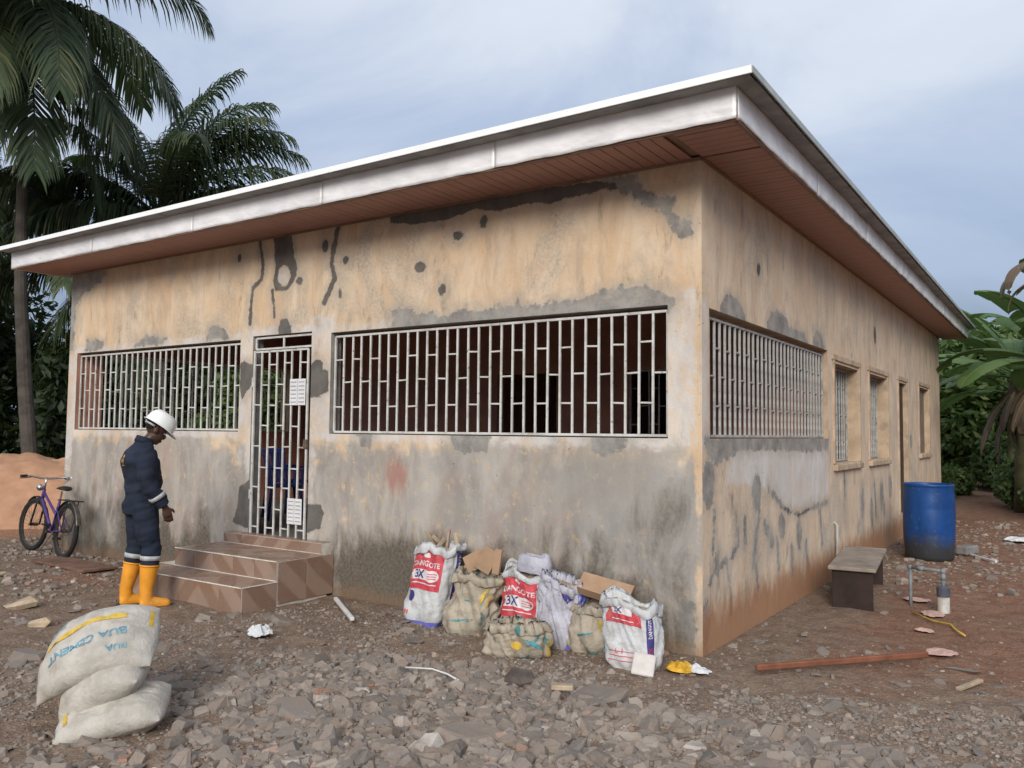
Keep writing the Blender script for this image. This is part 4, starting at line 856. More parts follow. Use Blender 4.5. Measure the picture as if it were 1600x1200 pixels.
pr = [(.0, .005), (.28, .005), (.305, .02), (.315, .06), (.325, .2), (.333, .32), (.331, .34), (.334, .36), (.337, .66), (.334, .68), (.336, .70), (.332, .84), (.322, .95), (.325, .965), (.333, .975), (.333, 1.0), (.318, 1.0), (.314, .97), (.32, .8), (.31, .1), (0, .09)]
pr = [(a_ * .94, b_) for a_, b_ in pr]
dm = MB().lathe(pr, 40); dm.build('drum', M['drum'], b, smooth=True)
MB().lathe([(.0, .62), (.312, .62)], 32).build('water', simple('dark_water', (.02, .03, .035), .08, .1, 3), b)
if 0: lid = MB(); lid.lathe([(0, .016), (.3, .016), (.318, .0), (.318, -.012), (.3, 0), (0, 0)], 32); o = lid.build('lid', M['drum'], b, (-.03, .05, 1.01), (R(4), R(-3), 0), True); o['label'] = 'loose blue lid pushed back on the rim'
bn = empty('bench', (.42, 3.28, gz(.4, 3.2) - .015), R(6.5)); tag(bn, 'low dark wooden bench with a worn grey top beside the side wall', 'bench')
M['benchtop'] = simple('worn_board', (.27, .225, .185), .8, .25, 6, dirt=(.15, .12, .095)); M['benchleg'] = simple('dark_board', (.032, .02, .017), .7, .3, 7)
MB().box((0, -.04, .385), (.42, 1.62, .035), bev=.006).build('seat', M['benchtop'], bn)
for sy in (-.78, .62): MB().box((0, sy, .185), (.36, .035, .365), (R(3 * (1 if sy < 0 else -1)), 0, 0), bev=.004).build('leg', M['benchleg'], bn)
MB().box((.10, -.05, .30), (.03, 1.44, .10), bev=.004).build('rail', M['benchleg'], bn)
M['pvc'] = simple('grey_pvc', (.20, .215, .235), .5, .2, 12, dirt=(.22, .17, .13)); M['pvcd'] = simple('dark_grey_pvc', (.075, .085, .105), .5, .15, 12); M['pvcw'] = simple('dusty_white_pvc', (.42, .41, .385), .6, .2, 8, dirt=(.30, .24, .19))
pp = empty('standpipe', (1.06, 2.95, gz(1.06, 2.95))); tag(pp, 'grey plastic pipe loop rising from a capped white borehole casing', 'pipe')
A0 = np.array([-.13, .08]); A1 = np.array([.17, -.07]); t = MB().tube([(*A0, -.05), (*A0, .36)], .016, 10); t.tube([(*A0, .37), (*A1, .38)], .016, 10); t.tube([(*A1, .37), (*A1, .2)], .016, 10); t.build('pipe', M['pvc'], pp, smooth=True)
mid = np.r_[A0 * .68 + A1 * .32, .373]; dv = np.r_[A1 - A0, .01]; dv /= np.linalg.norm(dv)
for P_ in (np.r_[A0, .37], np.r_[A1, .38]): MB().ball(P_, .026, 10, 7).build('elbow_joint', M['pvc'], pp, smooth=True)
MB().tube([mid - dv * .035, mid + dv * .035], .024, 10).build('tee_joint', M['pvc'], pp, smooth=True)
MB().tube([np.r_[A1, .30], np.r_[A1, .345]], .022, 10).build('reducer', M['pvc'], pp, smooth=True)
MB().lathe([(.0, .245), (.045, .245), (.058, .235), (.058, .15), (.0, .15)], 20, (*A1, 0)).build('cap', M['pvcd'], pp, smooth=False)
MB().lathe([(.0, .16), (.052, .16), (.052, -.05)], 20, (*A1, 0)).build('casing', M['pvcw'], pp, smooth=True)
# wall pipe by the bench
o = MB().tube([(.03, 4.05, -.05), (.03, 4.05, .58), (-.02, 4.05, .62)], .018, 10).build('wall_pipe', M['pvcw'], None, smooth=True); tag(o, 'short white pipe rising up the side wall behind the bench', 'pipe')
def lay(name, p0, p1, w_, h_, mat, label, cat, lift=0):
    p0 = np.array(p0, float); p1 = np.array(p1, float); L_ = np.linalg.norm(p1 - p0); c = (p0 + p1) / 2
    o = MB().box((0, 0, 0), (L_, w_, h_), bev=min(h_, w_) * .15).build(name, mat, None, (c[0], c[1], gz(*c) + h_ / 2 + .012 + lift), (0, 0, math.atan2(*(p1 - p0)[::-1]))); return tag(o, label, cat)
M['redwood'] = simple('red_brown_timber', (.19, .075, .042), .75, .25, 7)
lay('timber', (.47, -.26), (1.36, .80), .04, .04, M['redwood'], 'long red brown timber batten lying on the soil at the right corner', 'timber', .02)
lay('pipe_offcut', (-3.52, -.22), (-2.78, -.74), .035, .03, M['white'], 'white plastic strip lying on the rubble beside the steps', 'pipe', .02)
lay('pipe_offcut', (.98, 7.2), (1.42, 6.5), .03, .03, M['white'], 'thin white pipe offcut lying beside the blue barrel', 'pipe')
lay('plank', (-8.0, -.62), (-6.75, -.66), .38, .03, simple('weathered_board', (.15, .085, .06), .85, .3, 5), 'weathered brown board lying on the ground by the bicycle', 'plank', .01)
lay('plank', (-6.95, -.30), (-6.1, -.5), .10, .03, simple('weathered_board_b', (.11, .07, .055), .85, .3, 5), 'dark narrow board leaning beside the brown board behind the workman', 'plank', .03)
lay('wood_offcut', (-.42, -1.42), (-.30, -1.36), .07, .03, M['wood'], 'small pale wood block on the rubble below the rightmost sack', 'wood', .04)
lay('wood_offcut', (1.62, .15), (1.72, .45), .035, .02, M['wood'], 'pale splintered stick on the red soil at the far right', 'wood')
lay('block', (.98, 6.95), (1.10, 7.25), .16, .12, simple('cement_block', (.20, .19, .18), .9, .2, 8, bump=.3), 'grey cement block right beside the blue barrel', 'block')
def crumple(name, c, size, seed, mat, label, cat, flat=.5, n=18):
    u = np.linspace(-1, 1, n); A, B = np.meshgrid(u, u, indexing='ij'); s_ = np.array(size)
    x = A * (1 + .5 * (fbm(B * 2 + 4, A * 2 + 4, 2, seed) - .5)) * (1 - .25 * B * B); y = B * (1 + .5 * (fbm(A * 2 + 4, B * 2 + 4, 2, seed + 1) - .5)) * (1 - .25 * A * A); z = (fbm(A * 3 + 8, B * 3 + 8, 3, seed + 2)) * (1 - .7 * np.maximum(A ** 2, B ** 2)) * flat
    I = np.arange(A.size).reshape(A.shape); Q = np.stack([I[:-1, :-1], I[1:, :-1], I[1:, 1:], I[:-1, 1:]], -1).reshape(-1, 4)
    o = link(name, mesh_np(name, np.stack([x.ravel() * s_[0], y.ravel() * s_[1], z.ravel() * s_[2]], 1), Q, [mat], False), None, (c[0], c[1], gz(*c) + .015), (0, 0, seed * 1.3)); md = o.modifiers.new('t', 'SOLIDIFY'); md.thickness = .002
    return tag(o, label, cat)
M['film'] = simple('crumpled_film', (.58, .59, .60), .35, .12, 12); M['pink'] = simple('pink_paper', (.50, .33, .28), .8, .15, 8); M['gold'] = simple('yellow_film', (.58, .33, .03), .4, .2, 12)
crumple('plastic_bag', (-3.02, -1.50), (.13, .10, .22), 2, M['film'], 'crumpled white plastic bag on the rubble in front of the steps', 'plastic bag')
crumple('plastic_bag', (1.62, 9.1), (.26, .18, .25), 5, M['film'], 'crumpled white plastic sheet on the heap right of the blue barrel', 'plastic bag')
crumple('snack_wrapper', (.0, -.42), (.13, .09, .14), 4, M['gold'], 'yellow plastic wrapper at the foot of the wall corner', 'wrapper'); crumple('snack_wrapper', (.12, -.40), (.10, .07, .10), 7, M['film'], 'clear silvery wrapper next to the yellow wrapper', 'wrapper')
o = MB().box((0, 0, .06), (.15, .03, .15), (R(-35), .1, .3), bev=.006).build('foam_block', simple('pale_foam', (.56, .52, .49), .85, .1, 10), None, (-.16, -.66, gz(-.16, -.66) + .01)); tag(o, 'pale square foam piece leaning on the rightmost sack', 'foam')
for i, (x, y, sx, sy, w_) in enumerate(((1.16, 2.72, .14, .1, 'beside the standpipe'), (.95, 3.25, .13, .1, 'behind the standpipe'), (1.42, 1.06, .12, .1, 'at the end of the red timber'), (1.2, 1.9, .08, .06, 'between the bench and the timber'))): crumple('torn_paper', (x, y), (sx, sy, .05), 11 + i, M['pink'], 'torn pink paper on the red soil ' + w_, 'paper')
cp = [(1.00, 2.62), (1.12, 2.48), (1.22, 2.3), (1.36, 2.22), (1.42, 2.0), (1.5, 1.86)]; o = MB().tube([(x, y, gz(x, y) + .02) for x, y in cp], .008, 6).build('hose', M['p_yel'], None, smooth=True); tag(o, 'thin yellow hose curving over the soil below the standpipe', 'hose')
cp = [(-1.42, -1.62), (-1.25, -1.55), (-1.1, -1.58), (-.98, -1.62)]; o = MB().tube([(x, y, gz(x, y) + .05) for x, y in cp], .006, 6).build('cord', M['white'], None, smooth=True); tag(o, 'thin white cord lying across the foreground rubble', 'cord')
for i, (x, y, s_, lab) in enumerate(((-5.6, -2.05, .34, 'large pale sandstone slab on the ground left of the stacked sacks'), (-4.75, -2.3, .2, 'pale yellowish stone just above the stacked sacks'), (-7.3, -1.5, .22, 'pale flat stone at the left edge below the bicycle'))):
    V, F = chip(random.Random(40 + i), s_, .28); o = link('pale_stone', mesh_np('pale_stone', V, F, [simple('sandstone_%d' % i, (.42, .335, .235), .95, .2, 8, bump=.4)], False), None, (x, y, gz(x, y) + .03), (.1, -.08, i)); tag(o, lab, 'stone')
V, F = chip(random.Random(81), .24, .62); o = link('dark_boulder', mesh_np('dark_boulder', V, F, [simple('dark_lump', (.10, .08, .068), .95, .35, 9, bump=.6)], False), None, (-.72, -1.30, gz(-.72, -1.3) + .03), (.15, .1, .6)); tag(o, 'dark lump of earth in the rubble below the beige sack', 'stone')
# papers tied to the gate
def notice(name, loc, w_, h_, label, rows=6):
    r = empty(name, loc); MB().box((0, 0, 0), (w_, .003, h_)).build('sheet', M['paper'], r); t = MB()
    for i in range(rows):
        for cx in (-.25, .25): t.box((cx * w_, -.0035, h_ * (.38 - i * .76 / (rows - 1))), (w_ * .36, .002, h_ * .035))
    t.box((0, -.0035, 0), (.003, .002, h_ * .95)); t.build('print', M['ink'], r); return tag(r, label, 'notice')
notice('paper_notice', (-4.33, -.03, 1.98), .235, .27, 'printed white paper notice fixed high on the entrance gate'); notice('paper_notice', (-4.335, -.03, .76), .215, .26, 'printed white paper notice fixed near the bottom of the gate')
# blue plastic chairs in the veranda
M['bluechair'] = simple('blue_plastic', (.012, .03, .14), .4, .15, 5)
def chair(loc, rz, label):
    r = empty('plastic_chair', loc, rz); s_ = MB().box((0, 0, .43), (.44, .42, .025), bev=.01); s_.build('seat', M['bluechair'], r); k = MB()
    for i in range(5): k.box((-.16 + i * .08, .20 + .0, .64), (.045, .018, .40), (R(-10), 0, 0), bev=.004)
    k.box((0, .245, .86), (.42, .03, .09), (R(-10), 0, 0), bev=.01); k.build('backrest', M['bluechair'], r)
    for sx in (-1, 1):
        for sy in (-1, 1): MB().tube([(sx * .19, sy * .18, .43), (sx * .23, sy * .22, 0)], [.022, .018], 8).build('leg', M['bluechair'], r)
        MB().box((sx * .23, .0, .64), (.045, .42, .02), bev=.006).build('armrest', M['bluechair'], r); MB().tube([(sx * .23, -.19, .43), (sx * .23, -.2, .64)], .018, 8).build('arm_post', M['bluechair'], r)
    return tag(r, label, 'chair', 'plastic chairs in the veranda')
chair((-6.35, 1.55, FL), R(150), 'blue plastic chair behind the gate, nearer the gate'); chair((-7.0, 2.25, FL), R(170), 'blue plastic chair behind the gate, farther inside')
o = MB().box((0, 0, 0), (.7, .35, .03), bev=.005).build('white_board', M['paper'], None, (-.9, 2.4, 1.60), (.0, .08, .2)); bpy.data.objects.remove(o)
# ------------------------------------------------------------------ bicycle
M['tyre'] = simple('tyre_rubber', (.018, .018, .019), .85, .3, 20); M['chrome'] = simple('dull_chrome', (.55, .55, .55), .3, .1, 6, metal=1); M['purple'] = simple('purple_paint', (.07, .035, .17), .45, .2, 8); M['black'] = simple('black_plastic', (.02, .02, .021), .55, .2, 10); M['steel'] = simple('rusty_spokes', (.10, .085, .075), .5, .3, 10, metal=.5)
bk = empty('bicycle', (-8.50, -.38, gz(-8.6, -.33)), R(180)); bk.rotation_euler = (R(5), 0, R(173)); tag(bk, 'purple bicycle with a chrome handlebar parked at the left house corner', 'bicycle')
WR = .335
def wheel(x, yaw, nm):
    r_ = MB(); n, k = 44, 8; V = []
    for i in range(n):
        a = 2 * math.pi * i / n
        for j in range(k): b = 2 * math.pi * j / k; q = WR - .028 + .030 * math.cos(b) + (.005 if i % 2 and math.cos(b) > .4 else 0); V.append((q * math.cos(a), .029 * math.sin(b), q * math.sin(a)))
    F = [(i * k + j, ((i + 1) % n) * k + j, ((i + 1) % n) * k + (j + 1) % k, i * k + (j + 1) % k) for i in range(n) for j in range(k)]; r_.add(V, F)
    w_ = r_.build('wheel', M['tyre'], bk, (x, 0, WR), (0, 0, yaw), True)
    q = MB(); V = []; rp_ = [(WR - .045, -.013), (WR - .045, .013), (WR - .062, .009), (WR - .062, -.009)]
    for i in range(n):
        a = 2 * math.pi * i / n
        for r0, y0 in rp_: V.append((r0 * math.cos(a), y0, r0 * math.sin(a)))
    q.add(V, [(i * 4 + j, ((i + 1) % n) * 4 + j, ((i + 1) % n) * 4 + (j + 1) % 4, i * 4 + (j + 1) % 4) for i in range(n) for j in range(4)]); q.build('rim', M['steel'], w_)
    h = MB().tube([(0, -.045, 0), (0, .045, 0)], .022, 10)
    for i in range(28): a = 2 * math.pi * i / 28; b = a + (.5 if i % 2 else -.5); sy = .035 if i % 4 < 2 else -.035; h.tube([(.02 * math.cos(b), sy, .02 * math.sin(b)), ((WR - .055) * math.cos(a), 0, (WR - .055) * math.sin(a))], .0016, 4, False)
    h.build('spokes', M['steel'], w_); return w_
wheel(-.52, 0, 'r'); wheel(.53, R(8), 'f')
HB, HT, BB, ST = np.array([.36, 0, .66]), np.array([.33, 0, .80]), np.array([-.08, 0, .29]), np.array([-.22, 0, .70])
f = MB().tube([HT, HB], .021, 10); f.tube([HB + [0, 0, .02], BB], .019, 10); f.tube([HT - [0, 0, .04], (-.16, 0, .50)], .016, 10); f.tube([BB, ST], .016, 10)
for s_ in (-1, 1): f.tube([BB + [0, s_ * .03, 0], (-.52, s_ * .055, WR)], .010, 8); f.tube([(-.19, s_ * .015, .6), (-.52, s_ * .055, WR)], .009, 8)
f.build('frame', M['purple'], bk, smooth=True)
f = MB(); f.tube([HB, (.375, 0, .62)], .018, 8)
for s_ in (-1, 1): f.tube([(.375, s_ * .02, .66), (.385, s_ * .05, .62), (.50, s_ * .055, WR), (.53, s_ * .055, WR)], .012, 8)
f.build('fork', M['black'], bk, smooth=True)
f = MB().tube([HT, (.31, 0, .92), (.34, 0, .94)], .013, 8); f.tube([(.20, .33, .96), (.26, .22, .965), (.34, .06, .94), (.34, -.06, .94), (.26, -.22, .965), (.20, -.33, .96)], .0125, 8); f.build('handlebar', M['chrome'], bk, smooth=True)
for s_ in (-1, 1):
    MB().tube([(.235, s_ * .265, .963), (.19, s_ * .345, .958)], .0175, 8).build('grip', M['white'] if s_ < 0 else M['black'], bk); MB().tube([(.26, s_ * .2, .95), (.30, s_ * .25, .935), (.27, s_ * .33, .93)], .006, 6).build('brake_lever', M['black'], bk)
MB().ball((.40, .03, .82), (.05, .045, .045), 12, 8).build('headlamp', M['chrome'], bk, smooth=True)
MB().tube([ST, (-.245, 0, .80)], .013, 8).build('seat_post', M['chrome'], bk)
sd_ = MB(); sd_.tube([(-.40, 0, .83), (-.34, 0, .845), (-.24, 0, .84), (-.13, 0, .835), (-.09, 0, .83)], [.05, .085, .06, .03, .018], 14, ell=[(1, .35)] * 5); sd_.build('saddle', M['black'], bk, smooth=True)
rk = MB()
for y in (-.06, -.02, .02, .06): rk.tube([(-.30, y, .70), (-.78, y, .71)], .006, 6)
for x in (-.36, -.56, -.76): rk.tube([(x, -.065, .705), (x, .065, .705)], .006, 6)
for s_ in (-1, 1): rk.tube([(-.62, s_ * .065, .705), (-.52, s_ * .06, WR)], .006, 6)
rk.build('rear_rack', M['black'], bk)
for x0, a0, a1 in ((-.52, 20, 165), (.53, 35, 150)):
    fd = MB(); a = np.linspace(R(a0), R(a1), 16); V = []
    for t in a:
        for y in (-.03, -.02, .02, .03): rr = WR + .025 + (.008 if abs(y) < .025 else 0); V.append((x0 + rr * math.cos(t), y, WR + rr * math.sin(t)))
    fd.add(V, [(i * 4 + j, i * 4 + j + 1, i * 4 + 5 + j, i * 4 + 4 + j) for i in range(15) for j in range(3)]); o = fd.build('mudguard', M['black'] if x0 > 0 else M['steel'], bk); o.modifiers.new('t', 'SOLIDIFY').thickness = .003
cr = MB().tube([(-.08, -.06, .29), (-.08, .06, .29)], .02, 10); cr.lathe([(.02, 0), (.09, 0), (.09, .004), (.02, .004)], 24); 
cr = MB(); V = []; n = 24
for i in range(n):
    a = 2 * math.pi * i / n
    for r0 in (.05, .09): 
        for y in (-.052, -.046): V.append((-.08 + r0 * math.cos(a), y, .29 + r0 * math.sin(a)))
cr.add(V, [(i * 4 + a, ((i + 1) % n) * 4 + a, ((i + 1) % n) * 4 + b, i * 4 + b) for i in range(n) for a, b in ((0, 1), (1, 3), (3, 2), (2, 0))]); cr.tube([(-.08, -.06, .29), (.05, -.075, .19)], .009, 6); cr.tube([(-.08, .06, .29), (-.21, .075, .39)], .009, 6); cr.tube([(-.08, -.07, .29), (-.08, .07, .29)], .015, 8); cr.build('crank', M['steel'], bk)
for p_ in ((.05, -.12, .19), (-.21, .12, .39)): MB().box(p_, (.09, .09, .022), bev=.004).build('pedal', M['black'], bk)
MB().tube([(-.08, -.05, .38), (-.52, -.05, .37)], .004, 4).tube([(-.08, -.05, .20), (-.52, -.05, .30)], .004, 4).build('chain', M['steel'], bk)
MB().tube([(-.30, .06, .31), (-.22, .20, .0)], .008, 6).build('kickstand', M['steel'], bk)

# ------------------------------------------------------------------ the workman
def remesh(mb, name, mat, parent, vox=.008, smooth_it=6, disp=None):
    me = mb.mesh(name + '_src', mat); ob = bpy.data.objects.new('tmp', me); COL.objects.link(ob)
    md = ob.modifiers.new('r', 'REMESH'); md.mode = 'VOXEL'; md.voxel_size = vox
    sm = ob.modifiers.new('s', 'SMOOTH'); sm.iterations = smooth_it; sm.factor = .5
    dg = bpy.context.evaluated_depsgraph_get(); nm = bpy.data.meshes.new_from_object(ob.evaluated_get(dg)); bpy.data.objects.remove(ob)
    nm.name = name
    if disp:
        n = len(nm.vertices); co = np.empty(n * 3, np.float32); nm.vertices.foreach_get('co', co); no_ = np.empty(n * 3, np.float32); nm.vertices.foreach_get('normal', no_)
        co = co.reshape(-1, 3); no_ = no_.reshape(-1, 3); co = co + no_ * disp(co)[:, None]; nm.vertices.foreach_set('co', co.ravel().astype(np.float32)); nm.update()
    if not nm.materials: nm.materials.append(mat)
    nm.polygons.foreach_set('use_smooth', np.ones(len(nm.polygons), bool)); return link(name, nm, parent)
M['skin'] = simple('dark_skin', (.075, .04, .028), .42, .15, 9); M['navy'] = simple('navy_cotton', (.013, .019, .036), .85, .3, 7, dirt=(.022, .029, .046), bump=.25); M['boot'] = simple('orange_rubber', (.74, .31, .03), .5, .15, 5, dirt=(.40, .19, .06)); M['sole'] = simple('dark_sole', (.045, .03, .02), .8, .2, 10)
M['hat'] = simple('white_hard_hat', (.74, .76, .75), .3, .04, 5); M['band'] = simple('grey_reflective', (.40, .41, .41), .45, .15, 20); M['hair'] = simple('black_hair', (.012, .01, .009), .9, .2, 40); M['logo'] = simple('gold_thread', (.36, .22, .06), .7, .3, 30)
pe = empty('person', (-4.76, -1.41, gz(-4.76, -1.41) - .01), CR + R(33)); tag(pe, 'person in navy coverall, white hard hat and orange rubber boots looking down', 'person')
# local frame: +X ahead, +Y his left, Z up. near (right) side is -Y
hipR, hipL = np.array([-.02, -.10, .92]), np.array([-.03, .095, .92]); kR, kL = np.array([.045, -.115, .50]), np.array([-.045, .115, .50]); aR, aL = np.array([.02, -.12, .10]), np.array([-.11, .12, .10])
shR, shL = np.array([-.045, -.20, 1.405]), np.array([-.055, .20, 1.405]); elR, elL = np.array([-.03, -.265, 1.13]), np.array([-.02, .27, 1.13]); wrR, wrL = np.array([.125, -.255, .915]), np.array([.06, .27, .875])
neck, head = np.array([-.01, 0, 1.475]), np.array([.075, 0, 1.60])
sk_ = MB()
tor = [((-.03, 0, .88), .155, .115), ((-.02, 0, 1.0), .145, .11), ((-.02, 0, 1.15), .155, .115), ((-.045, 0, 1.30), .175, .12), ((-.05, 0, 1.40), .17, .10), ((-.04, 0, 1.455), .09, .075)]
def torso(mb, prof, g=0):
    n = 22; V = []
    for (c, ry, rx) in prof:
        for j in range(n): t = 2 * math.pi * j / n; V.append((c[0] + (rx + g) * np.sign(math.cos(t)) * abs(math.cos(t)) ** .85, c[1] + (ry + g) * np.sign(math.sin(t)) * abs(math.sin(t)) ** .85, c[2]))
    k = len(prof); mb.add(V, [(i * n + j, i * n + (j + 1) % n, (i + 1) * n + (j + 1) % n, (i + 1) * n + j) for i in range(k - 1) for j in range(n)] + [tuple(range(n))[::-1], tuple((k - 1) * n + j for j in range(n))])
torso(sk_, tor)
for h_, k_, a_ in ((hipR, kR, aR), (hipL, kL, aL)): sk_.tube([h_, h_ * .5 + k_ * .5, k_, k_ * .6 + a_ * .4 + [-.02, 0, 0], a_, a_ - [0, 0, .06]], [.088, .08, .058, .056, .04, .042], 14)
for s_, e_, w_ in ((shR, elR, wrR), (shL, elL, wrL)): sk_.tube([s_, s_ * .5 + e_ * .5, e_, e_ * .55 + w_ * .45, w_], [.056, .05, .041, .038, .027], 12)
sk_.tube([neck - [.02, 0, .05], neck, head - [.03, 0, .06]], [.062, .056, .056], 14)
# head (pitched forward) built in its own frame
HP = R(34)
def hd(p): c, s_ = math.cos(HP), math.sin(HP); return head + np.array([c * p[0] + s_ * p[2], p[1], -s_ * p[0] + c * p[2]])
sk_.ball(hd((-.012, 0, .03)), (.098, .077, .098), 20, 14, (0, HP, 0)); sk_.ball(hd((.025, 0, -.045)), (.068, .058, .075), 18, 12, (0, HP, 0)); sk_.ball(hd((.062, 0, -.098)), (.026, .03, .022), 12, 8, (0, HP, 0))
sk_.ball(hd((.093, 0, -.022)), (.020, .017, .026), 12, 8, (0, HP, 0)); sk_.ball(hd((.085, .0, -.065)), (.017, .027, .009), 12, 8, (0, HP, 0)); sk_.ball(hd((.083, 0, -.079)), (.016, .024, .009), 12, 8, (0, HP, 0)); sk_.ball(hd((.075, 0, .022)), (.02, .05, .012), 12, 8, (0, HP, 0))
for s_ in (-1, 1): sk_.ball(hd((-.012, s_ * .078, -.012)), (.022, .012, .034), 10, 8, (0, HP, 0))
def hand(mb, w_, d, side):
    """palm + five curled fingers; d = direction down the hand, palm faces the thigh"""
    d = np.array(d, float); d /= np.linalg.norm(d); fwd = np.array([.75, 0, .66]); fwd -= fwd.dot(d) * d; fwd /= np.linalg.norm(fwd); inn = np.array([0, -side, 0.]); inn = np.cross(d, fwd) * (1 if np.cross(d, fwd)[1] * -side > 0 else -1)
    mb.tube([w_ - d * .02, w_ + d * .03, w_ + d * .075, w_ + d * .095], [.026, .036, .040, .034], 12, ell=[(.9, .9), (.95, .55), (1., .5), (1, .45)])
    # the ellipse axes depend on the tube frame, so add knuckle balls to fix the breadth along fwd
    for i, (o_, L_) in enumerate(((.032, .075), (.011, .085), (-.010, .080), (-.030, .062))):
        b = w_ + d * .085 + fwd * o_; mb.ball(w_ + d * .055 + fwd * o_ * .9, (.015, .015, .026), 8, 6); cur = .35 + .12 * i
        p1 = b + d * L_ * .45 + inn * L_ * .12; p2 = p1 + (d * math.cos(cur + .25) + inn * math.sin(cur + .25)) * L_ * .34; p3 = p2 + (d * math.cos(cur + .8) + inn * math.sin(cur + .8)) * L_ * .28
        mb.tube([b - d * .02, p1, p2, p3], [.0105, .0098, .009, .0075], 8)
    t0 = w_ + d * .025 + fwd * .028; t1 = t0 + (d * .6 + fwd * .65 + inn * .3) * .045; t2 = t1 + (d * .85 + fwd * .2 + inn * .4) * .035; mb.tube([t0 - fwd * .012, t1, t2], [.015, .0115, .009], 8)
hand(sk_, wrR, (.30, .02, -.95), -1); hand(sk_, wrL, (.30, -.02, -.95), 1)
body = remesh(sk_, 'body', M['skin'], pe, .0055, 3)
# eyes as a child of the body
ey = MB()
for s_ in (-1, 1): ey.ball(hd((.078, s_ * .031, .003)), (.011, .012, .008), 10, 7, (0, HP, 0))
ey.build('eyes', simple('eye_white', (.35, .32, .30), .3, .1, 5), pe, smooth=True)
ha = MB(); ha.ball(hd((-.024, 0, .035)), (.094, .079, .094), 18, 12, (0, HP, 0)); ha.build('hair', M['hair'], pe, smooth=True)
# coverall
cv = MB(); torso(cv, [((-.035, 0, .84), .165, .135), ((-.035, 0, .93), .185, .155), ((-.03, 0, 1.01), .178, .145), ((-.015, 0, 1.10), .188, .152), ((-.035, 0, 1.22), .207, .158), ((-.06, 0, 1.33), .222, .152), ((-.06, 0, 1.40), .205, .124), ((-.04, 0, 1.455), .12, .085), ((-.02, 0, 1.485), .078, .078)])
for h_, k_, a_ in ((hipR, kR, aR), (hipL, kL, aL)): cv.tube([h_ + [0, 0, .02], h_ * .5 + k_ * .5, k_, k_ * .72 + a_ * .28, k_ * .45 + a_ * .55], [.118, .096, .083, .070, .050], 18)
for s_, e_, w_ in ((shR, elR, wrR), (shL, elL, wrL)): cv.tube([s_ + [0, -.02 * np.sign(s_[1]), .005], s_ * .5 + e_ * .5, e_, e_ * .5 + w_ * .5, w_ * .94 + e_ * .06], [.096, .088, .075, .066, .051], 16)
cv.tube([neck + [-.025, 0, -.03], neck + [-.012, 0, .035]], [.085, .076], 18)
def folds(co):
    x, y, z = co.T; f = .03 * (fbm(x * 5 + y * 4 + 9, z * 7 + 9, 3, 3) - .5) + .042 * (fbm(y * 6 + x * 6 + 20, z * 15 - x * 5 + 20, 2, 8) - .5) * (.5 * sstep(.75, .45, z) + .7 * np.exp(-((z - 1.03) / .08) ** 2) + .45)
    return f + .004 * np.sin(z * 75 + 6 * fbm(x * 6, y * 6, 2, 4)) * sstep(.62, .50, z)
remesh(cv, 'coverall', M['navy'], pe, .009, 5, folds)
co_ = MB(); co_.tube([neck + [-.022, 0, .0], neck + [-.004, 0, .055]], [.086, .078], 20, cap=False); o = co_.build('collar', M['navy'], pe, smooth=True); o.modifiers.new('t', 'SOLIDIFY').thickness = .01
def ringband(p0, p1, r0, r1, nm='reflective_band'):
    b = MB().tube([p0, p1], [r0, r1], 22, cap=False); o = b.build(nm, M['band'], pe, smooth=True); o.modifiers.new('t', 'SOLIDIFY').thickness = .006; return o
for e_, w_ in ((elR, wrR), (elL, wrL)): ringband(e_ * .50 + w_ * .50, e_ * .36 + w_ * .64, .077, .074)
for k_, a_ in ((kR, aR), (kL, aL)): ringband(k_ * .93 + a_ * .07, k_ * .83 + a_ * .17, .089, .087)
lg = MB()
for V, F, dz in ((*disc_patch(-.026, 0, .011, .024, 14), 0), (*disc_patch(0, .004, .010, .028, 14), 0), (*disc_patch(.026, 0, .011, .024, 14), 0), (*disc_patch(0, 0, .035, .016, 14), .045), (*disc_patch(0, 0, .045, .010, 14), -.042)):
    lg.add(np.stack([-.055 - .152 * np.ones(len(V)) + .3 * V[:, 0] ** 2, -V[:, 0] - .06, 1.32 + dz + V[:, 1]], 1), F)
bpy.data.meshes  # back emblem, draped on the coverall
o = lg.build('back_emblem', M['logo'], pe); sw = o.modifiers.new('w', 'SHRINKWRAP'); sw.target = [c for c in pe.children if c.name.startswith('coverall')][0]; sw.wrap_mode = 'ABOVE_SURFACE'; sw.offset = .004; sw.wrap_method = 'NEAREST_SURFACEPOINT'
# hard hat
hh = MB(); V = []; n = 36; prof = [(0., .132), (.04, .129), (.075, .117), (.10, .092), (.116, .055), (.121, .018), (.122, 0), (.134, -.006), (.135, -.011), (.120, -.008), (.112, .02), (.09, .085), (0, .115)]
for r_, z in prof:
    for j in range(n):
        t = 2 * math.pi * j / n; pk = 1 + (.26 * max(0, math.cos(t)) ** 2.5 if r_ > .13 else 0); x, y = r_ * 1.14 * math.cos(t) * pk, r_ * .98 * math.sin(t); zz = z + (.006 * math.exp(-(y / .02) ** 2) if .0 < r_ < .118 and z > .03 else 0) - (.016 * max(0, math.cos(t)) ** 2 if r_ > .13 else 0)
        V.append(hd((x - .002, y, zz + .046)))
hh.add(V, [(i * n + j, i * n + (j + 1) % n, (i + 1) * n + (j + 1) % n, (i + 1) * n + j) for i in range(len(prof) - 1) for j in range(n)]); hh.build('hard_hat', M['hat'], pe, smooth=True)
st_ = MB(); pts = [hd((-.09, s_ * .045, .02)) for s_ in (-1,)] ; st_.tube([hd((-.118 * math.cos(t) - .0, .09 * math.sin(t), .012)) for t in np.linspace(-1.2, 1.2, 12)], .009, 8); st_.build('hat_strap', M['band'], pe, smooth=True)
